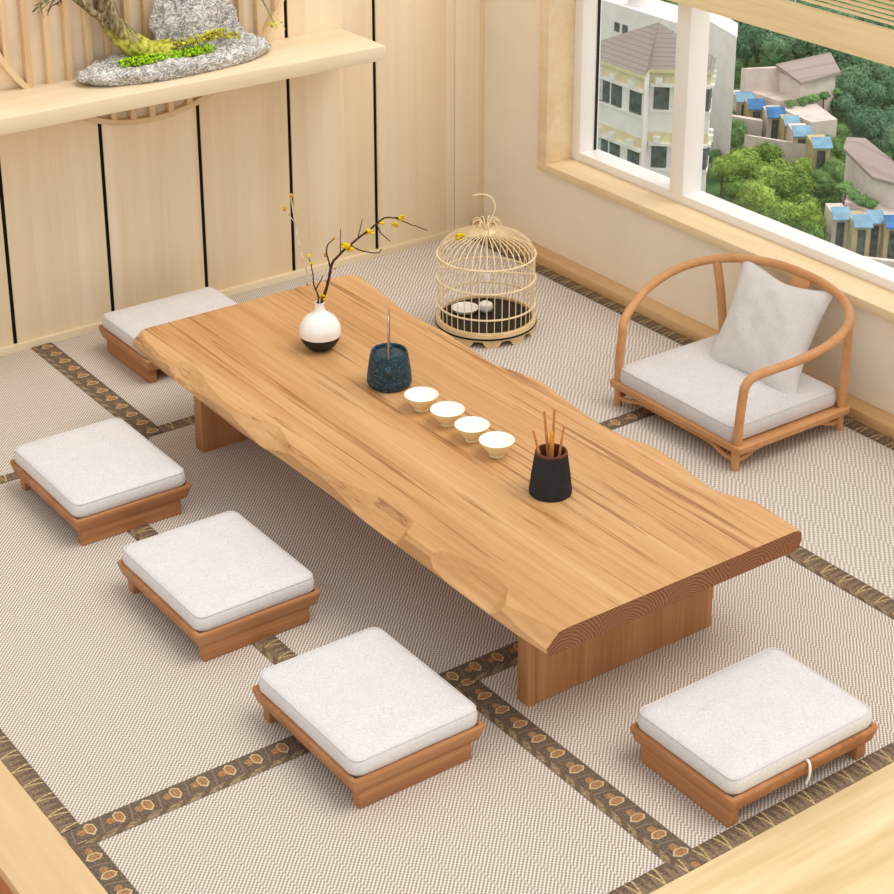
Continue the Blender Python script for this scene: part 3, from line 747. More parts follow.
TX, TY = -1.296, -1.442
YAW = 0.6265
fw = Vector((math.sin(YAW), math.cos(YAW), 0))
te = root('teapot', 'dark blue cast iron teapot with an upright hoop handle on the table', 'teapot', (TX, TY, ZT))
obj('pot_body', lathe(BM(), [(0.050, 0.0), (0.057, 0.003), (0.0610, 0.012), (0.0610, 0.020), (0.0580, 0.050), (0.0525, 0.085), (0.0500, 0.098), (0.0475, 0.102), (0.0440, 0.099), (0.0435, 0.090)], 48), IRON, te)
lid = obj('lid', lathe(BM(), [(0.0445, 0.089), (0.043, 0.093), (0.030, 0.097), (0.012, 0.099), (0.0005, 0.0995)], 40), LIDB, te)
obj('knob', lathe(BM(), [(0.004, 0.099), (0.004, 0.104), (0.009, 0.108), (0.009, 0.113), (0.001, 0.116)], 20), LIDB, lid)
sd = -fw
obj('spout', tube(BM(), [sd * 0.050 + Vector((0, 0, 0.055)), sd * 0.066 + Vector((0, 0, 0.064)), sd * 0.080 + Vector((0, 0, 0.080))], [0.015, 0.012, 0.009], 14), IRON, te)
hp = [sd * 0.047 + Vector((0, 0, 0.092)), sd * 0.052 + Vector((0, 0, 0.140)), sd * 0.046 + Vector((0, 0, 0.185)), sd * 0.026 + Vector((0, 0, 0.210)), Vector((0, 0, 0.217))]
hp = hp + [Vector((-p.x, -p.y, p.z)) for p in reversed(hp[:-1])]
obj('handle', tube(BM(), catmull(hp, 6), 0.0023, 8), BRASS, te)

c0 = root('tea_cup', 'cream tea cup nearest the blue teapot, first of four in a row', 'cup', (-1.313, -1.617, ZT), 0, 'cream tea cups in a row')
bm = lathe(BM(), [(0.017, 0.0), (0.0185, 0.001), (0.0185, 0.007), (0.026, 0.014), (0.036, 0.028), (0.0445, 0.0425), (0.0455, 0.0445), (0.0445, 0.0450)], 40)
obj('cup_body', bm, CREAM, c0)
obj('cup_inside', lathe(BM(), [(0.0446, 0.0449), (0.0425, 0.0430), (0.034, 0.028), (0.024, 0.0155), (0.012, 0.012), (0.0005, 0.0115)], 40, cap0=False), INWHITE, c0)
for (x, y), l in zip(((-1.308, -1.727), (-1.308, -1.834), (-1.308, -1.937)), ('cream tea cup second from the blue teapot in the row of four', 'cream tea cup third from the blue teapot in the row of four', 'cream tea cup furthest from the teapot, beside the black tool pot')):
    dup(c0, (x, y, ZT), 0, l)

KX, KY = -1.317, -2.163
kh = root('tool_holder', 'black ribbed tapering pot holding tea tools on the table', 'tool holder', (KX, KY, ZT))
bm = BM(); SEG = 88; prof = [(0.049, 0.0), (0.0515, 0.003), (0.0515, 0.010), (0.047, 0.050), (0.041, 0.092), (0.0385, 0.108)]
rings = []
for r, z in prof:
    rings.append([bm.verts.new(((r + (0.0008 if k % 2 else -0.0006)) * math.cos(2 * PI * k / SEG), (r + (0.0008 if k % 2 else -0.0006)) * math.sin(2 * PI * k / SEG), z)) for k in range(SEG)])
for a, b in zip(rings, rings[1:]):
    for k in range(SEG): bm.faces.new((a[k], a[(k + 1) % SEG], b[(k + 1) % SEG], b[k]))
bm.faces.new(rings[0][::-1])
obj('ribbed_body', bm, HBLACK, kh, smooth=0)
obj('rim', lathe(BM(), [(0.0384, 0.107), (0.0395, 0.111), (0.038, 0.114), (0.034, 0.114), (0.032, 0.104), (0.034, 0.060), (0.036, 0.012), (0.0005, 0.010)], 40, cap0=False), HBROWN, kh)
def tool(name, label, b, t, r, m, blade=None):
    o = root(name, label, 'tea tool', (KX + b[0], KY + b[1], ZT + b[2]), group='tea tools in the black pot')
    P = [Vector((KX, KY, ZT)) + Vector(b), Vector((KX, KY, ZT)) + Vector(b).lerp(Vector(t), 0.5), Vector((KX, KY, ZT)) + Vector(t)]
    obj('shaft', tube(BM(), P, [r, r, r * 0.8], 8), m, o, True)
    if blade:
        q = Vector((KX, KY, ZT)) + Vector(b).lerp(Vector(t), blade)
        obj('blade', blob(BM(), q, (0.0075, 0.004, 0.026), 2, 0.05, 2, 1), m, o, True)
    return o
tool('tea_scoop', 'brown tea stick leaning left in the black pot', (-0.006, 0.0, 0.012), (-0.046, 0.014, 0.176), 0.0034, COPPER)
tool('tea_needle', 'taller brown tea stick left of centre in the black pot', (0.006, 0.006, 0.012), (-0.008, 0.020, 0.213), 0.0040, COPPER)
tool('tea_tongs', 'tall brown tea stick right of centre in the black pot', (-0.004, -0.004, 0.012), (0.012, 0.006, 0.220), 0.0040, COPPER)
tool('tea_brush', 'brown tea stick leaning right in the black pot', (0.004, -0.008, 0.012), (0.026, -0.014, 0.178), 0.0034, COPPER)
tool('tea_spoon', 'broad amber bamboo scoop in the middle of the black pot', (0.0, 0.010, 0.012), (0.002, 0.0, 0.158), 0.0045, AMBER, 0.88)

# ------------------------------------------------------------------ SHELF, LATTICE, BONSAI
sf = root('wall_shelf', 'thick pale wooden shelf on the panelled wall carrying the bonsai', 'shelf', (-1.6, -0.12, 0.821))
bm = BM(); box(bm, -2.9, -0.500, -0.262, 0.0145, 0.821, 0.870, 0.002)
obj('shelf_board', bm, PALEX, sf, True)

lx, lz, lr = -1.252, 1.250, 0.567
lat = root('round_lattice', 'round slatted wooden wall ornament behind the bonsai on the panelled wall', 'wall ornament', (lx, 0.0, lz - lr))
bm = BM(); SEG = 96
for k in range(SEG):
    pass
rings = []
for k in range(SEG):
    a = 2 * PI * k / SEG; ca, sa = math.cos(a), math.sin(a)
    rings.append([bm.verts.new((lx + r * ca, y, lz + r * sa)) for r, y in ((lr, 0.0145), (lr, -0.022), (lr - 0.018, -0.022), (lr - 0.018, 0.0145))])
for k in range(SEG):
    a, b = rings[k], rings[(k + 1) % SEG]
    for j in range(4): bm.faces.new((a[j], a[(j + 1) % 4], b[(j + 1) % 4], b[j]))
obj('ring', bm, LATT, lat, True)
k = -5
obj('backing_board', prism2(BM(), [(lx + (lr - 0.01) * math.cos(2 * PI * k / 72), lz + (lr - 0.01) * math.sin(2 * PI * k / 72)) for k in range(72)], 0.004, 0.0147), LBACK, lat, True)
for k in range(-8, 9):
    x = lx + 0.010 + k * 0.068
    hh = math.sqrt(max(0.0, (lr - 0.012) ** 2 - (x - lx) ** 2))
    zlo, zhi = lz - hh, lz + hh
    segs = [(zlo, 0.8215), (0.8695, zhi)] if zlo < 0.8 else [(max(zlo, 0.8695), zhi)]
    bm = BM()
    for a_, b_ in [(zlo, zhi)]:
        box(bm, x - 0.010, x + 0.010, -0.020, 0.005, a_, b_, 0.001)
    obj('slat', bm, LATT, lat, True)

bz = root('bonsai', 'mossy bonsai with a leaning trunk on a grey rock slab on the shelf', 'bonsai', (-1.15, -0.11, 0.870))
bm = BM()
blob(bm, (0, 0, 0), (1, 1, 1), 5, 0.0)
for v in bm.verts:
    p = v.co.copy()
    ex = math.copysign(abs(p.x) ** 0.62, p.x); x = ex * 0.346; y = math.copysign(abs(p.y) ** 0.8, p.y) * 0.088; z = p.z
    zz = 0.027 + 0.030 * max(-0.9, min(1, z * 1.8)) * (1 - 0.2 * abs(ex) ** 3)
    n = mnoise.noise(Vector((x * 14, y * 14, z))) * 0.014 + mnoise.noise(Vector((x * 40, y * 40, z * 2))) * 0.010
    yc = -0.108 - 0.030 * math.cos(ex * 1.7) + 0.01 * ex + 0.022
    v.co = Vector((-1.180 + x + n * 0.6, yc + y + n * 0.5, 0.870 + max(0.0005, zz + (n if z > -0.3 else 0))))
obj('rock_slab', bm, ROCK, bz, True, 70)
bm = BM(); blob(bm, (0, 0, 0), (1, 1, 1), 5, 0.0)
for v in bm.verts:
    p = v.co.copy()
    n = mnoise.noise(p * 2.1 + Vector((3, 1, 0))) * 0.22 + mnoise.noise(p * 4.5) * 0.14 + mnoise.noise(p * 11) * 0.08
    d = 1 + n
    top = 0.25 if p.x < 0.25 else 0.25 * (1 - 0.62 * min(1, (p.x - 0.25) / 0.75))
    q = Vector((p.x * 0.158 * (1 + 0.12 * (p.z < 0.2)), p.y * 0.052, p.z * top * (0.5 if p.z < 0 else 1))) * d
    v.co = Vector((-1.088 + q.x, -0.072 + q.y, 0.912 + q.z))
    if v.co.z < 0.900: v.co.z = 0.900 + (v.co.z - 0.9) * 0.1
    if v.co.y > -0.026: v.co.y = -0.026
obj('upright_rock', bm, ROCK, bz, True, 70)
tr_ = [(-1.235, -0.090, 0.915), (-1.262, -0.090, 0.928), (-1.298, -0.086, 0.948), (-1.348, -0.08, 0.988), (-1.388, -0.075, 1.038), (-1.408, -0.075, 1.090), (-1.420, -0.08, 1.145), (-1.40, -0.085, 1.21), (-1.33, -0.09, 1.26), (-1.25, -0.09, 1.28)]
P = catmull(tr_, 6); n = len(P)
bm = tube(BM(), P, [0.064 - 0.021 * min(1, k / 8) - 0.018 * k / n for k in range(n)], 14)
for v in bm.verts: v.co += v.normal * 0.006 * mnoise.noise(v.co * 45)
obj('trunk', bm, BARK, bz, True)
def bonsai_branch(pts, r0, r1):
    P = catmull(pts, 5); n = len(P)
    return obj('branch', tube(BM(), P, [r0 + (r1 - r0) * k / (n - 1) for k in range(n)], 9), BARK, bz, True)
bonsai_branch([(-1.388, -0.076, 1.050), (-1.441, -0.08, 1.080), (-1.482, -0.085, 1.117), (-1.520, -0.085, 1.150)], 0.015, 0.010)
bonsai_branch([(-1.512, -0.085, 1.146), (-1.574, -0.085, 1.160), (-1.618, -0.085, 1.145), (-1.652, -0.085, 1.122)], 0.009, 0.002)
rnd = random.Random(5)
for k in range(14):
    b = Vector((-1.55 - 0.09 * rnd.random(), -0.085, 1.155 - 0.02 * rnd.random()))
    e = b + Vector((rnd.uniform(-0.05, 0.02), rnd.uniform(-0.03, 0.03), rnd.uniform(-0.045, 0.02)))
    m_ = b.lerp(e, 0.5) + Vector((rnd.uniform(-0.008, 0.008), 0, rnd.uniform(-0.008, 0.008)))
    bonsai_branch([b, m_, e], 0.0028, 0.0009)
bonsai_branch([(-1.25, -0.09, 1.28), (-1.05, -0.08, 1.26), (-0.90, -0.065, 1.12), (-0.815, -0.055, 0.98), (-0.797, -0.05, 0.935)], 0.006, 0.0015)
def clump(name, pts, r, cnt, m, seed, flat=0.7):
    rnd = random.Random(seed); bm = BM()
    for k in range(cnt):
        t = rnd.random() * (len(pts) - 1); i = int(t); p = Vector(pts[i]).lerp(Vector(pts[min(i + 1, len(pts) - 1)]), t - i)
        q = p + Vector((rnd.uniform(-1, 1), rnd.uniform(-1, 1), rnd.uniform(-1, 1) * flat)) * r
        s_ = r * rnd.uniform(0.12, 0.26)
        blob(bm, q, (s_, s_, s_ * 0.8), 1, 0.35, 2, k)
    return obj(name, bm, m, bz, True)
clump('moss', [(-1.38, -0.135, 0.934), (-1.30, -0.150, 0.932), (-1.20, -0.152, 0.932), (-1.10, -0.145, 0.936)], 0.026, 520, MOSS, 1, 0.35)['label'] = 'bright green moss'
clump('rock_moss', [(-1.21, -0.118, 0.952), (-1.12, -0.122, 0.966), (-1.06, -0.120, 0.972), (-0.99, -0.112, 0.950)], 0.024, 340, MOSSY, 2, 0.5)['label'] = 'yellowish moss on the rock'
clump('leaf_sprig', [(-0.815, -0.055, 0.945), (-0.780, -0.05, 0.935)], 0.020, 22, LEAFY, 3)
clump('leaf_sprig', [(-1.395, -0.095, 1.052), (-1.375, -0.098, 1.048)], 0.014, 12, LEAFY, 4)

# ------------------------------------------------------------------ OUTSIDE
GZ = -60.0
def m_ground():
    s = NT('scrub_ground'); o = s.obj(); n = s.noise(o, 0.25, 5); n2 = s.noise(o, 2.0, 3)
    f = s.math('ADD', s.math('MULTIPLY', n, 0.6), s.math('MULTIPLY', n2, 0.4))
    return s.fin(s.ramp(f, [(0.35, (46, 84, 52)), (0.6, (96, 134, 80))]), 0.9, 0.05)
bm = BM()
nx = 40
g = [[bm.verts.new((20 + 12 * i, -60 + 12 * j, GZ + 1.5 * mnoise.noise(Vector((i * 0.5, j * 0.5, 0))) - 1.6)) for j in range(nx)] for i in range(nx)]
for i in range(nx - 1):
    for j in range(nx - 1): bm.faces.new((g[i][j], g[i + 1][j], g[i + 1][j + 1], g[i][j + 1]))
struct(obj('hillside', bm, m_ground()), 'green wooded ground far below the window')['kind'] = 'structure'

STUCCO = plain('white_stucco', (240, 236, 233), 0.8, 0.1, 0.03, 0.8)
TERRW = plain('pink_white_stucco', (226, 212, 204), 0.8, 0.1, 0.05, 0.8)
NICHE = plain('yellow_stucco', (226, 214, 176), 0.8, 0.1, 0.05, 0.8)
PANE = plain('dark_pane', (86, 96, 98), 0.25, 0.5, 0.25, 1.5)
PALEPANE = plain('curtained_pane', (206, 210, 210), 0.3, 0.4, 0.06, 1.5)
SANDW = plain('sand_render', (206, 190, 150), 0.8, 0.1, 0.06, 1.0)  # sand-coloured render, used on every other bay
AWN = plain('blue_awning_cloth', (66, 122, 176), 0.6, 0.2, 0.12, 1.0)
AWNP = plain('faded_blue_awning_cloth', (132, 172, 196), 0.6, 0.2, 0.08, 1.0)
FRAMEG = plain('grey_frame', (110, 112, 108), 0.6, 0.2)
ACW = plain('white_ac_casing', (236, 236, 232), 0.5, 0.3)
def m_roof(name, c1, c2, f):
    s = NT(name); o = s.obj(); x, y, z = s.sep(o)
    w = s.math('FRACT', s.math('MULTIPLY', z, f))
    n = s.noise(o, 1.2, 3)
    c = s.mix(s.math('LESS_THAN', w, 0.2), lin(c1), lin(c2))
    c = s.mix(s.math('MULTIPLY', n, 0.3), c, lin((150, 136, 130)))
    return s.fin(c, 0.8, 0.1)
ROOF = m_roof('grey_brown_roof_tiles', (150, 142, 136), (130, 121, 115), 4.0)
ROOF2 = m_roof('pinkish_roof_tiles', (176, 160, 152), (164, 147, 140), 3.0)

# apartment block: wing facing the room, wing turned to the right
ap = root('apartment_building', 'pale multi-storey apartment block with a hipped grey roof and yellow niches', 'building', (106.5, 116.0, GZ))
EZ = -45.0
A = (103.8, 123.5); B = (103.7, 113.6); Cc = (105.6, 115.0); D = (109.4, 111.2); E_ = (112.4, 114.2); F_ = (111.5, 123.5)
foot = [A, B, Cc, D, E_, F_]
def prism(bm, poly, z0, z1):
    lo = [bm.verts.new((x, y, z0)) for x, y in poly]; hi = [bm.verts.new((x, y, z1)) for x, y in poly]; n = len(poly)
    for k in range(n): bm.faces.new((lo[k], lo[(k + 1) % n], hi[(k + 1) % n], hi[k]))
    bm.faces.new(hi); bm.faces.new(lo[::-1]); return bm
obj('wall', prism(BM(), foot, GZ - 2, EZ), STUCCO, ap, True, 0)
# roof
bm = BM(); cen = Vector((110.2, 119.2, EZ + 2.9))
ov = 0.35
def outp(p): 
    d = (Vector((p[0], p[1])) - Vector((cen.x, cen.y))).normalized() * ov; return (p[0] + d.x, p[1] + d.y)
ev = [bm.verts.new((*outp(p), EZ)) for p in foot]; eu = [bm.verts.new((*outp(p), EZ + 0.35)) for p in foot]; ap_ = bm.verts.new(cen)
for k in range(6):
    f = bm.faces.new((ev[k], ev[(k + 1) % 6], eu[(k + 1) % 6], eu[k])); f.material_index = 1
    bm.faces.new((eu[k], eu[(k + 1) % 6], ap_))
bm.faces.new(ev[::-1])
obj('roof', bm, [ROOF, NICHE], ap, True, 0)
def facade(p, q, cols, nrm):
    p = Vector(p); q = Vector(q); L = (q - p).length; d = (q - p) / L; n = Vector(nrm).normalized()
    def slab(a, b, z0, z1, out, m, name, par=ap):
        bm = BM(); c = p + d * ((a + b) / 2) + n * (out / 2 - 0.04)
        obox(bm, c, d, n, (b - a) / 2, out / 2 + 0.04, z0, z1)
        return obj(name, bm, m, par, True, 0)
    for zt in (-45.0, -50.55):
        slab(0, L, zt - 1.30, zt - 1.02, 0.35, STUCCO, 'ledge')
        slab(0, L, zt - 1.02, zt - 0.05, 0.03, NICHE, 'niche')
        for (a, b, kind) in cols:
            w = slab(a, b, zt - 3.45, zt - 1.36, 0.06, FRAMEG, 'window')
            m = (b - a) / 2
            slab(a + 0.07, a + m - 0.04, zt - 3.36, zt - 1.45, 0.09, PALEPANE if kind else PANE, 'pane', w)
            slab(a + m + 0.04, b - 0.07, zt - 3.36, zt - 1.45, 0.09, PANE, 'pane', w)
            slab(a + 0.1, a + 0.75, zt - 1.02, zt - 0.45, 0.45, ACW, 'air_conditioner')
        slab(0, L, zt - 3.72, zt - 3.50, 0.14, STUCCO, 'ledge')
facade((103.75, 122.9), (103.7, 113.7), [(0.4, 2.4, 0), (2.9, 4.6, 1), (4.9, 6.3, 0), (7.4, 9.0, 0)], (-1, 0))
facade((105.65, 114.95), (109.4, 111.2), [(0.3, 1.7, 0), (2.1, 3.5, 0), (3.9, 5.3, 0)], (-1, -1.03))
facade((109.4, 111.2), (112.4, 114.2), [(0.6, 1.8, 0), (2.3, 3.6, 0)], (0.7, -0.7))

bb = root('apartment_building', 'white flat-topped block with small windows behind the hipped apartment roof', 'building', (119.0, 128.0, GZ))
bm = prism(BM(), [(116, 123.0), (116, 146), (120.5, 146), (120.5, 127.4)], GZ - 1, -43.9)
obj('wall', bm, STUCCO, bb, True, 0)
for y in (130.0, 131.2, 123.3, 124.4): obj('window', box(BM(), 115.9, 116.1, y, y + 0.7, -46.6, -45.7), PANE, bb, True)
obj('roof_tank', lathe(BM(), [(1.2, 0), (1.2, 1.2), (1.0, 1.3)], 20, (117.8, 130.4, -43.9), cap1=True), STUCCO, bb, True)
b2 = root('apartment_building', 'plain white tower block to the right of the hipped apartment roof', 'building', (125.3, 126.9, GZ))
bm = BM(); obox(bm, (125.3, 126.9), (0.323, 0.946), (0.706, 0.708), 4.3, 2.5, GZ - 1, -46.0)
obj('wall', bm, STUCCO, b2, True, 0)
bm = BM(); obox(bm, (125.3, 126.9), (0.323, 0.946), (0.706, 0.708), 4.4, 2.6, -46.0, -45.8)
obj('parapet', bm, STUCCO, b2, True, 0)
# low roof below the block
lr_ = root('pavilion', 'brown tiled low roof poking up just above the window rail', 'building', (106.0, 108.0, GZ))
bm = BM(); pts = [(103.4, 111.0), (104.4, 104.4), (109.2, 106.6), (107.8, 112.2)]
v0 = [bm.verts.new((x, y, -56.6)) for x, y in pts]; ap2 = bm.verts.new((106.6, 109.6, -54.6))
for k in range(4): bm.faces.new((v0[k], v0[(k + 1) % 4], ap2))
bm.faces.new(v0[::-1])
obj('roof', bm, ROOF, lr_, True, 0)
obj('wall', prism(BM(), [(103.9, 110.6), (104.8, 105.0), (108.7, 106.8), (107.5, 111.7)], GZ - 2, -56.6), STUCCO, lr_, True, 0)

def terrace(name, label, roofpoly, zr, awns, walls, loc):
    t = root(name, label, 'house', loc)
    bm = BM(); n = len(roofpoly)
    hi = [bm.verts.new((x, y, z)) for x, y, z in roofpoly]; lo = [bm.verts.new((x, y, z - 0.3)) for x, y, z in roofpoly]
    bm.faces.new(hi); bm.faces.new(lo[::-1])
    for k in range(n): bm.faces.new((lo[k], lo[(k + 1) % n], hi[(k + 1) % n], hi[k]))
    obj('roof', bm, ROOF2, t, True, 0)
    for poly, z0, z1, m in walls: obj('wall', prism(BM(), poly, z0, z1), m, t, True, 0)
    for i, (x, y, w, kind) in enumerate(awns):
        d = Vector((-0.55, -0.83)); e = Vector((0.83, -0.55)); c = Vector((x, y))
        bm = BM(); obox(bm, c + d * -1.2, e, d, w * 0.75, 1.5, GZ - 1.5, -56.1)
        r_ = obj('room_bay', bm, SANDW if i % 2 else TERRW, t, True, 0)
        bm = BM(); obox(bm, c + d * 0.34, e, d, w * 0.34, 0.06, GZ - 1.0, -56.8)
        obj('window', bm, PANE, r_, True, 0)
        bm = BM(); vs = []
        for dz in (0, 0.10):
            for a, b, z in ((-w * 0.82, -0.45, -55.7), (w * 0.82, -0.45, -55.7), (w * 0.82, 0.95, -56.4), (-w * 0.82, 0.95, -56.4)):
                p = c + e * a + d * b; vs.append(bm.verts.new((p.x, p.y, z + dz)))
        for q in ((3, 2, 1, 0), (4, 5, 6, 7), (0, 1, 5, 4), (1, 2, 6, 5), (2, 3, 7, 6), (3, 0, 4, 7)): bm.faces.new([vs[k] for k in q])
        obj('awning', bm, AWNP if kind else AWN, t, True, 0)
    return t
terrace('terraced_house', 'long terraced house with a pinkish roof and blue awnings stepping down among trees', 
    [(134.9, 124.2, -53.4), (140.8, 124.2, -53.3), (143.6, 128.4, -52.6), (135.6, 128.6, -52.6)], -53,
    [(132.9, 130.0, 1.35, 1), (132.0, 127.5, 1.15, 0), (131.6, 124.3, 1.2, 0), (130.9, 121.4, 1.0, 1), (129.3, 118.4, 1.2, 1), (128.2, 114.7, 1.2, 1)],
    [([(135.2, 124.5), (140.4, 124.5), (143.0, 128.0), (136.0, 128.3)], GZ - 1, -53.5, TERRW),
     ([(132.8, 130.8), (133.1, 130.4), (136.2, 128.4), (136.2, 129.2)], GZ - 1, -53.1, TERRW),
     ([(133.6, 131.0), (133.6, 126.0), (137.0, 124.5), (138.5, 129.0)], GZ - 1, -55.6, TERRW),
     ([(132.6, 124.8), (131.8, 119.5), (134.6, 118.6), (136.8, 123.6)], GZ - 1, -55.9, TERRW),
     ([(126.5, 123.5), (126.5, 122.9), (129.2, 116.6), (129.6, 117.0)], GZ - 1, -57.2, TERRW),
     ([(128.2, 131.5), (128.0, 130.8), (130.5, 125.0), (131.0, 125.6)], GZ - 1, -57.0, TERRW)], (134, 123, GZ))
terrace('terraced_house', 'nearer terraced house with pinkish roof and blue awnings at the right window edge', 
    [(118.9, 99.9, -53.4), (119.4, 96.0, -53.3), (121.6, 98.6, -53.0), (125.2, 106.6, -52.8), (124.0, 107.8, -52.8), (122.3, 106.6, -53.2)], -53,
    [(115.2, 100.0, 1.0, 1), (115.3, 97.6, 1.0, 1), (117.0, 97.6, 0.9, 1), (117.4, 95.9, 0.95, 0)],
    [([(119.2, 99.8), (119.6, 96.2), (121.5, 98.6), (124.9, 106.6), (123.8, 107.4), (122.5, 106.4)], GZ - 1, -53.5, TERRW),
     ([(117.4, 101.6), (117.8, 96.5), (120.2, 95.2), (121.6, 101.0), (120.5, 103.8)], GZ - 1, -55.9, TERRW),
     ([(112.0, 97.2), (112.2, 96.6), (115.5, 91.5), (116.0, 92.0)], GZ - 1, -58.2, TERRW)], (118, 98, GZ))

# trees
def m_leaf(name, a, b):
    s = NT(name); oi = s.new('ShaderNodeObjectInfo'); n = s.noise(s.obj(), 7.0, 4, 0.65)
    f = s.math('ADD', s.math('MULTIPLY', n, 0.8), s.math('MULTIPLY', oi.outputs['Random'], 0.2))
    return s.fin(s.ramp(f, [(0.35, lin(a)), (0.65, lin(b))]), 0.7, 0.15)
LEAF_B = m_leaf('bright_leaves', (66, 116, 40), (182, 206, 104))
LEAF_D = m_leaf('dark_leaves', (72, 118, 88), (134, 172, 132))
LEAF_M = m_leaf('middle_leaves', (66, 118, 66), (146, 182, 110))
TRUNKM = plain('tree_bark', (110, 92, 72), 0.9, 0.05, 0.2, 3)
def crown_mesh(seed, leafs=4200, conif=False):
    rnd = random.Random(seed); bm = BM()
    lobes = []
    if conif: lobes = [(Vector((0, 0, -0.7 + 0.42 * k)), 0.75 * (1 - k / 5.2)) for k in range(5)]
    else:
        lobes = [(Vector((0, 0, 0)), 0.72)]
        for k in range(9):
            a = rnd.uniform(0, 2 * PI); e = rnd.uniform(-0.35, 1.0)
            lobes.append((Vector((math.cos(a) * math.cos(e), math.sin(a) * math.cos(e), math.sin(e))) * rnd.uniform(0.45, 0.62), rnd.uniform(0.32, 0.48)))
    for c, r in lobes: blob(bm, c, (r * 0.8, r * 0.8, r * (0.45 if conif else 0.75)), 2, 0.5, 2.2, rnd.random() * 9)
    for k in range(leafs):
        c, r = rnd.choice(lobes)
        d = Vector((rnd.gauss(0, 1), rnd.gauss(0, 1), rnd.gauss(0, 1))).normalized()
        p = c + Vector((d.x, d.y, d.z * (0.55 if conif else 1))) * r * rnd.uniform(0.72, 1.18)
        t = d.orthogonal().normalized(); t = Matrix.Rotation(rnd.uniform(0, 6.28), 3, d) @ t; n2 = (d.cross(t) + d * rnd.uniform(-0.7, 0.7)).normalized()
        s_ = rnd.uniform(0.035, 0.075)
        vs = [bm.verts.new(p + t * s_ * a + n2 * s_ * b) for a, b in ((-1, 0), (0, -0.55), (1, 0), (0, 0.55))]
        bm.faces.new(vs)
    return bm
def make_tree(name, label, m, seed, group, conif=False, leafs=4200):
    t = root(name, label, 'tree', (0, 0, 0), 0, group)
    obj('crown', crown_mesh(seed, leafs, conif), m, t, smooth=30)
    obj('trunk', tube(BM(), [(0, 0, -2.2), (0.03, 0, -1.2), (0, 0, -0.2)], [0.11, 0.08, 0.05], 8), TRUNKM, t)
    return t
rnd = random.Random(21)
LB_ = 'bright green bushy tree in the thicket between the window rail and the terraced houses'
LD_ = 'dark green tree in the forest behind the terraced houses'
LM_ = 'mid green tree growing between the two terraced houses'
proto = [make_tree('leafy_tree', LB_, LEAF_B, 1, 'bright trees in the thicket below the houses'),
         make_tree('leafy_tree', LD_, LEAF_D, 2, 'dark forest trees behind the houses'),
         make_tree('leafy_tree', LM_, LEAF_M, 3, 'trees between the terraced houses')]
used = [False] * 3
def plant(k, x, y, z, r, label=None):
    sc = (r, r, r * rnd.uniform(0.9, 1.15))
    if not used[k]:
        o = proto[k]; used[k] = True; o.location = (x, y, z); o.scale = sc; o.rotation_euler = (0, 0, rnd.uniform(0, 6))
        if label: o['label'] = label
        return o
    return dup(proto[k], (x, y, z), rnd.uniform(0, 6), label or proto[k]['label'], scale=sc)
TR = [(0, 119.4, 116.6, -57.1, 2.31), (0, 123.6, 117.7, -57.5, 1.96), (0, 118.3, 111.5, -56.9, 2.44), (0, 118.3, 108.4, -57.2, 2.23), (0, 114.2, 108.9, -57.2, 2.20), (0, 113.3, 104.9, -57.3, 2.16), (0, 116.4, 105.0, -57.7, 1.82), (0, 113.1, 101.2, -58.0, 1.59), (0, 115.5, 113.4, -57.9, 1.69), (0, 119.2, 119.0, -58.1, 1.56), (0, 124.9, 114.2, -58.1, 1.55), (0, 115.8, 102.9, -58.2, 1.44), (0, 114.0, 110.4, -58.2, 1.48), (1, 149.4, 146.5, -56.5, 2.81), (1, 153.3, 146.1, -56.2, 3.06), (1, 153.4, 142.1, -56.5, 2.79), (1, 154.5, 138.7, -56.3, 2.99), (1, 153.4, 133.6, -56.3, 2.93), (1, 151.5, 128.1, -56.4, 2.86), (1, 147.3, 122.3, -56.5, 2.77), (1, 147.4, 128.7, -57.0, 2.40), (1, 144.7, 123.1, -56.8, 2.55), (1, 141.1, 123.5, -57.4, 2.11), (1, 138.3, 118.5, -57.2, 2.26), (1, 139.5, 116.7, -56.9, 2.45), (1, 138.1, 113.8, -57.5, 2.01), (1, 150.5, 143.1, -57.1, 2.32), (1, 157.6, 145.1, -57.0, 2.38), (1, 156.5, 151.7, -56.1, 3.14), (1, 160.3, 148.8, -55.8, 3.38), (1, 161.9, 143.8, -55.8, 3.34), (1, 160.2, 136.1, -55.7, 3.47), (1, 157.3, 129.7, -56.1, 3.15), (1, 151.8, 153.8, -55.8, 3.37), (1, 154.0, 176.2, -57.7, 1.82), (1, 157.6, 174.8, -57.7, 1.83), (1, 161.0, 173.7, -57.7, 1.84), (1, 152.3, 178.6, -57.7, 1.83), (2, 148.4, 147.9, -57.4, 2.11), (2, 141.9, 141.9, -57.7, 1.81), (2, 129.3, 129.7, -57.6, 1.88), (2, 127.1, 125.5, -58.0, 1.64), (2, 124.5, 125.5, -58.0, 1.62), (2, 147.6, 130.5, -58.1, 1.54), (2, 136.6, 119.6, -58.2, 1.44), (2, 132.1, 117.0, -58.2, 1.41), (2, 127.7, 112.3, -58.3, 1.36), (2, 123.6, 109.5, -58.5, 1.23), (2, 121.1, 106.4, -58.6, 1.12), (2, 125.2, 111.7, -58.4, 1.25), (2, 141.0, 123.2, -58.2, 1.48), (2, 132.6, 127.6, -58.8, 0.94), (2, 125.0, 109.0, -58.8, 0.95), (2, 121.9, 123.3, -58.7, 1.00), (2, 144.5, 130.5, -58.6, 1.09), (2, 141.9, 126.6, -58.5, 1.18), (2, 141.8, 128.7, -59.1, 0.76), (2, 144.2, 132.8, -59.2, 0.66), (2, 146.0, 128.3, -58.4, 1.31), (2, 133.9, 116.7, -58.5, 1.21), (2, 131.7, 126.4, -59.1, 0.73), (2, 132.4, 114.9, -58.8, 1.00)]
for k_, x_, y_, z_, r_ in TR: plant(k_, x_, y_, z_, r_)

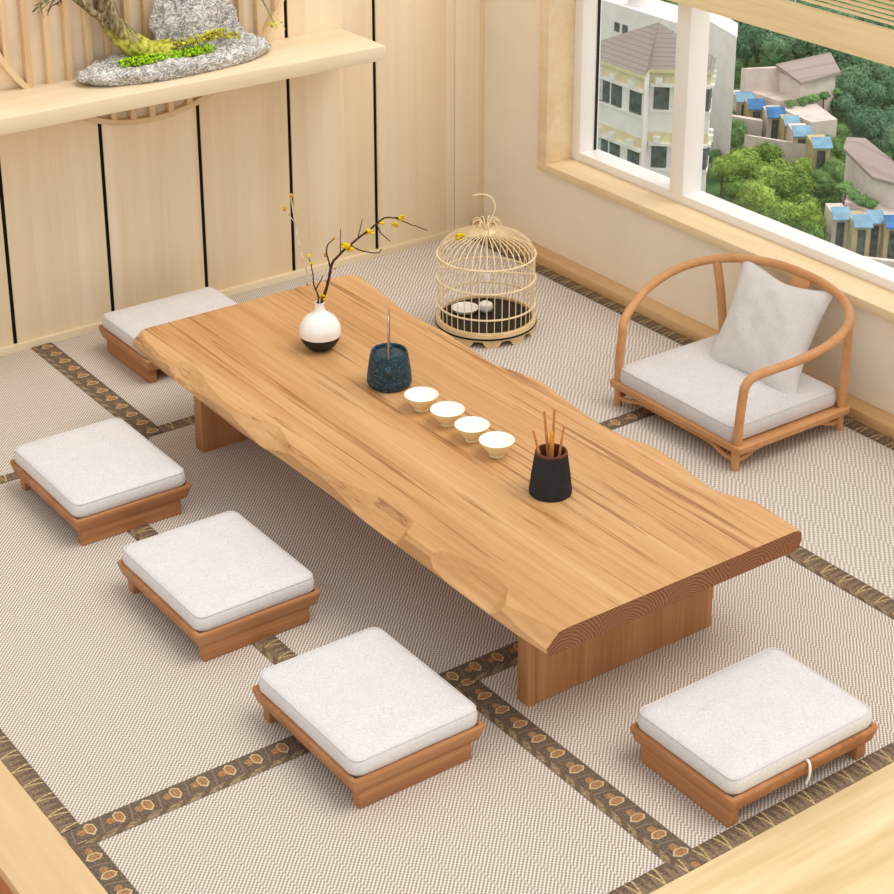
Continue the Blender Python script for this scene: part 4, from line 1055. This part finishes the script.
sh = make_tree('shrub', 'small rounded shrub on the terrace of the far terraced house', LEAF_M, 12, 'shrubs on the house terraces', False, 700)
first = True
for pts, lab in (([(135.2, 124.0, -55.5), (136.8, 124.2, -55.5), (138.5, 124.2, -55.5), (140.5, 124.6, -55.5), (133.6, 124.3, -55.5)], 'small rounded shrub on the terrace of the far terraced house'), ([(119.2, 103.2, -55.5), (118.5, 101.7, -55.5), (118.0, 100.2, -55.5), (118.0, 99.0, -55.5)], 'small rounded shrub on the terrace of the nearer terraced house')):
    for (x, y, z) in pts:
        r_ = rnd.uniform(0.7, 1.05)
        if first: sh.location = (x, y, z); sh.scale = (r_, r_, r_ * 0.8); first = False
        else: dup(sh, (x, y, z), rnd.uniform(0, 6), lab, scale=(r_, r_, r_ * 0.8))
cf = make_tree('conifer', 'small dark conifer beside the far terraced house', LEAF_D, 9, 'small conifers by the terraced houses', True, 1500)
cf.location = (132.3, 123.7, -58.4); cf.scale = (0.8, 0.8, 1.2)
dup(cf, (117.7, 97.4, -58.4), 1.0, 'small dark conifer beside the nearer terraced house at the right window edge', scale=(0.8, 0.8, 1.2))

# ------------------------------------------------------------------ LIGHT
w = bpy.data.worlds.new('sky'); SC.world = w; w.use_nodes = True
wt = w.node_tree; bg = wt.nodes['Background']
tc = wt.nodes.new('ShaderNodeTexCoord'); dp = wt.nodes.new('ShaderNodeVectorMath'); dp.operation = 'DOT_PRODUCT'
wt.links.new(tc.outputs['Generated'], dp.inputs[0]); dp.inputs[1].default_value = Vector((0.45, -0.15, 0.88)).normalized()
cr = wt.nodes.new('ShaderNodeValToRGB'); cr.color_ramp.elements[0].position = 0.0; cr.color_ramp.elements[0].color = (0.965, 0.945, 0.912, 1)
cr.color_ramp.elements[1].position = 1.0; cr.color_ramp.elements[1].color = (1.0, 0.99, 0.975, 1)
wt.links.new(dp.outputs['Value'], cr.inputs[0]); wt.links.new(cr.outputs[0], bg.inputs[0]); bg.inputs[1].default_value = 1.02
def light(name, typ, loc, rot, energy, color, **kw):
    d = bpy.data.lights.new(name, typ); d.energy = energy; d.color = color
    for k, v in kw.items(): setattr(d, k, v)
    o = bpy.data.objects.new(name, d); o.location = loc; o.rotation_euler = rot; COL.objects.link(o); return o
sd = Vector((0.42, -0.46, 1.30)).normalized()
light('sun', 'SUN', (3, -3, 6), sd.to_track_quat('Z', 'Y').to_euler(), 1.55, (1.0, 0.96, 0.9), angle=math.radians(34))

# ------------------------------------------------------------------ CAMERA
cam = bpy.data.cameras.new('camera'); co = bpy.data.objects.new('camera', cam); COL.objects.link(co)
yaw, pit = 0.626493582, 0.381840540
fwd = Vector((math.sin(yaw) * math.cos(pit), math.cos(yaw) * math.cos(pit), -math.sin(pit)))
co.location = (-3.86119704, -5.25228774, 2.55041778)
co.rotation_euler = fwd.to_track_quat('-Z', 'Y').to_euler()
cam.sensor_width = 36; cam.lens = 75.62364; cam.shift_y = -0.2184372; cam.clip_start = 0.05; cam.clip_end = 900
SC.camera = co
SC.view_settings.view_transform = 'Standard'; SC.view_settings.look = 'None'
SC.view_settings.gamma = 1.0; SC.view_settings.use_curve_mapping = False
SC.view_settings.exposure = 0.0
SC.cycles.max_bounces = 8; SC.cycles.diffuse_bounces = 4; SC.cycles.transparent_max_bounces = 12
SC.cycles.use_denoising = True
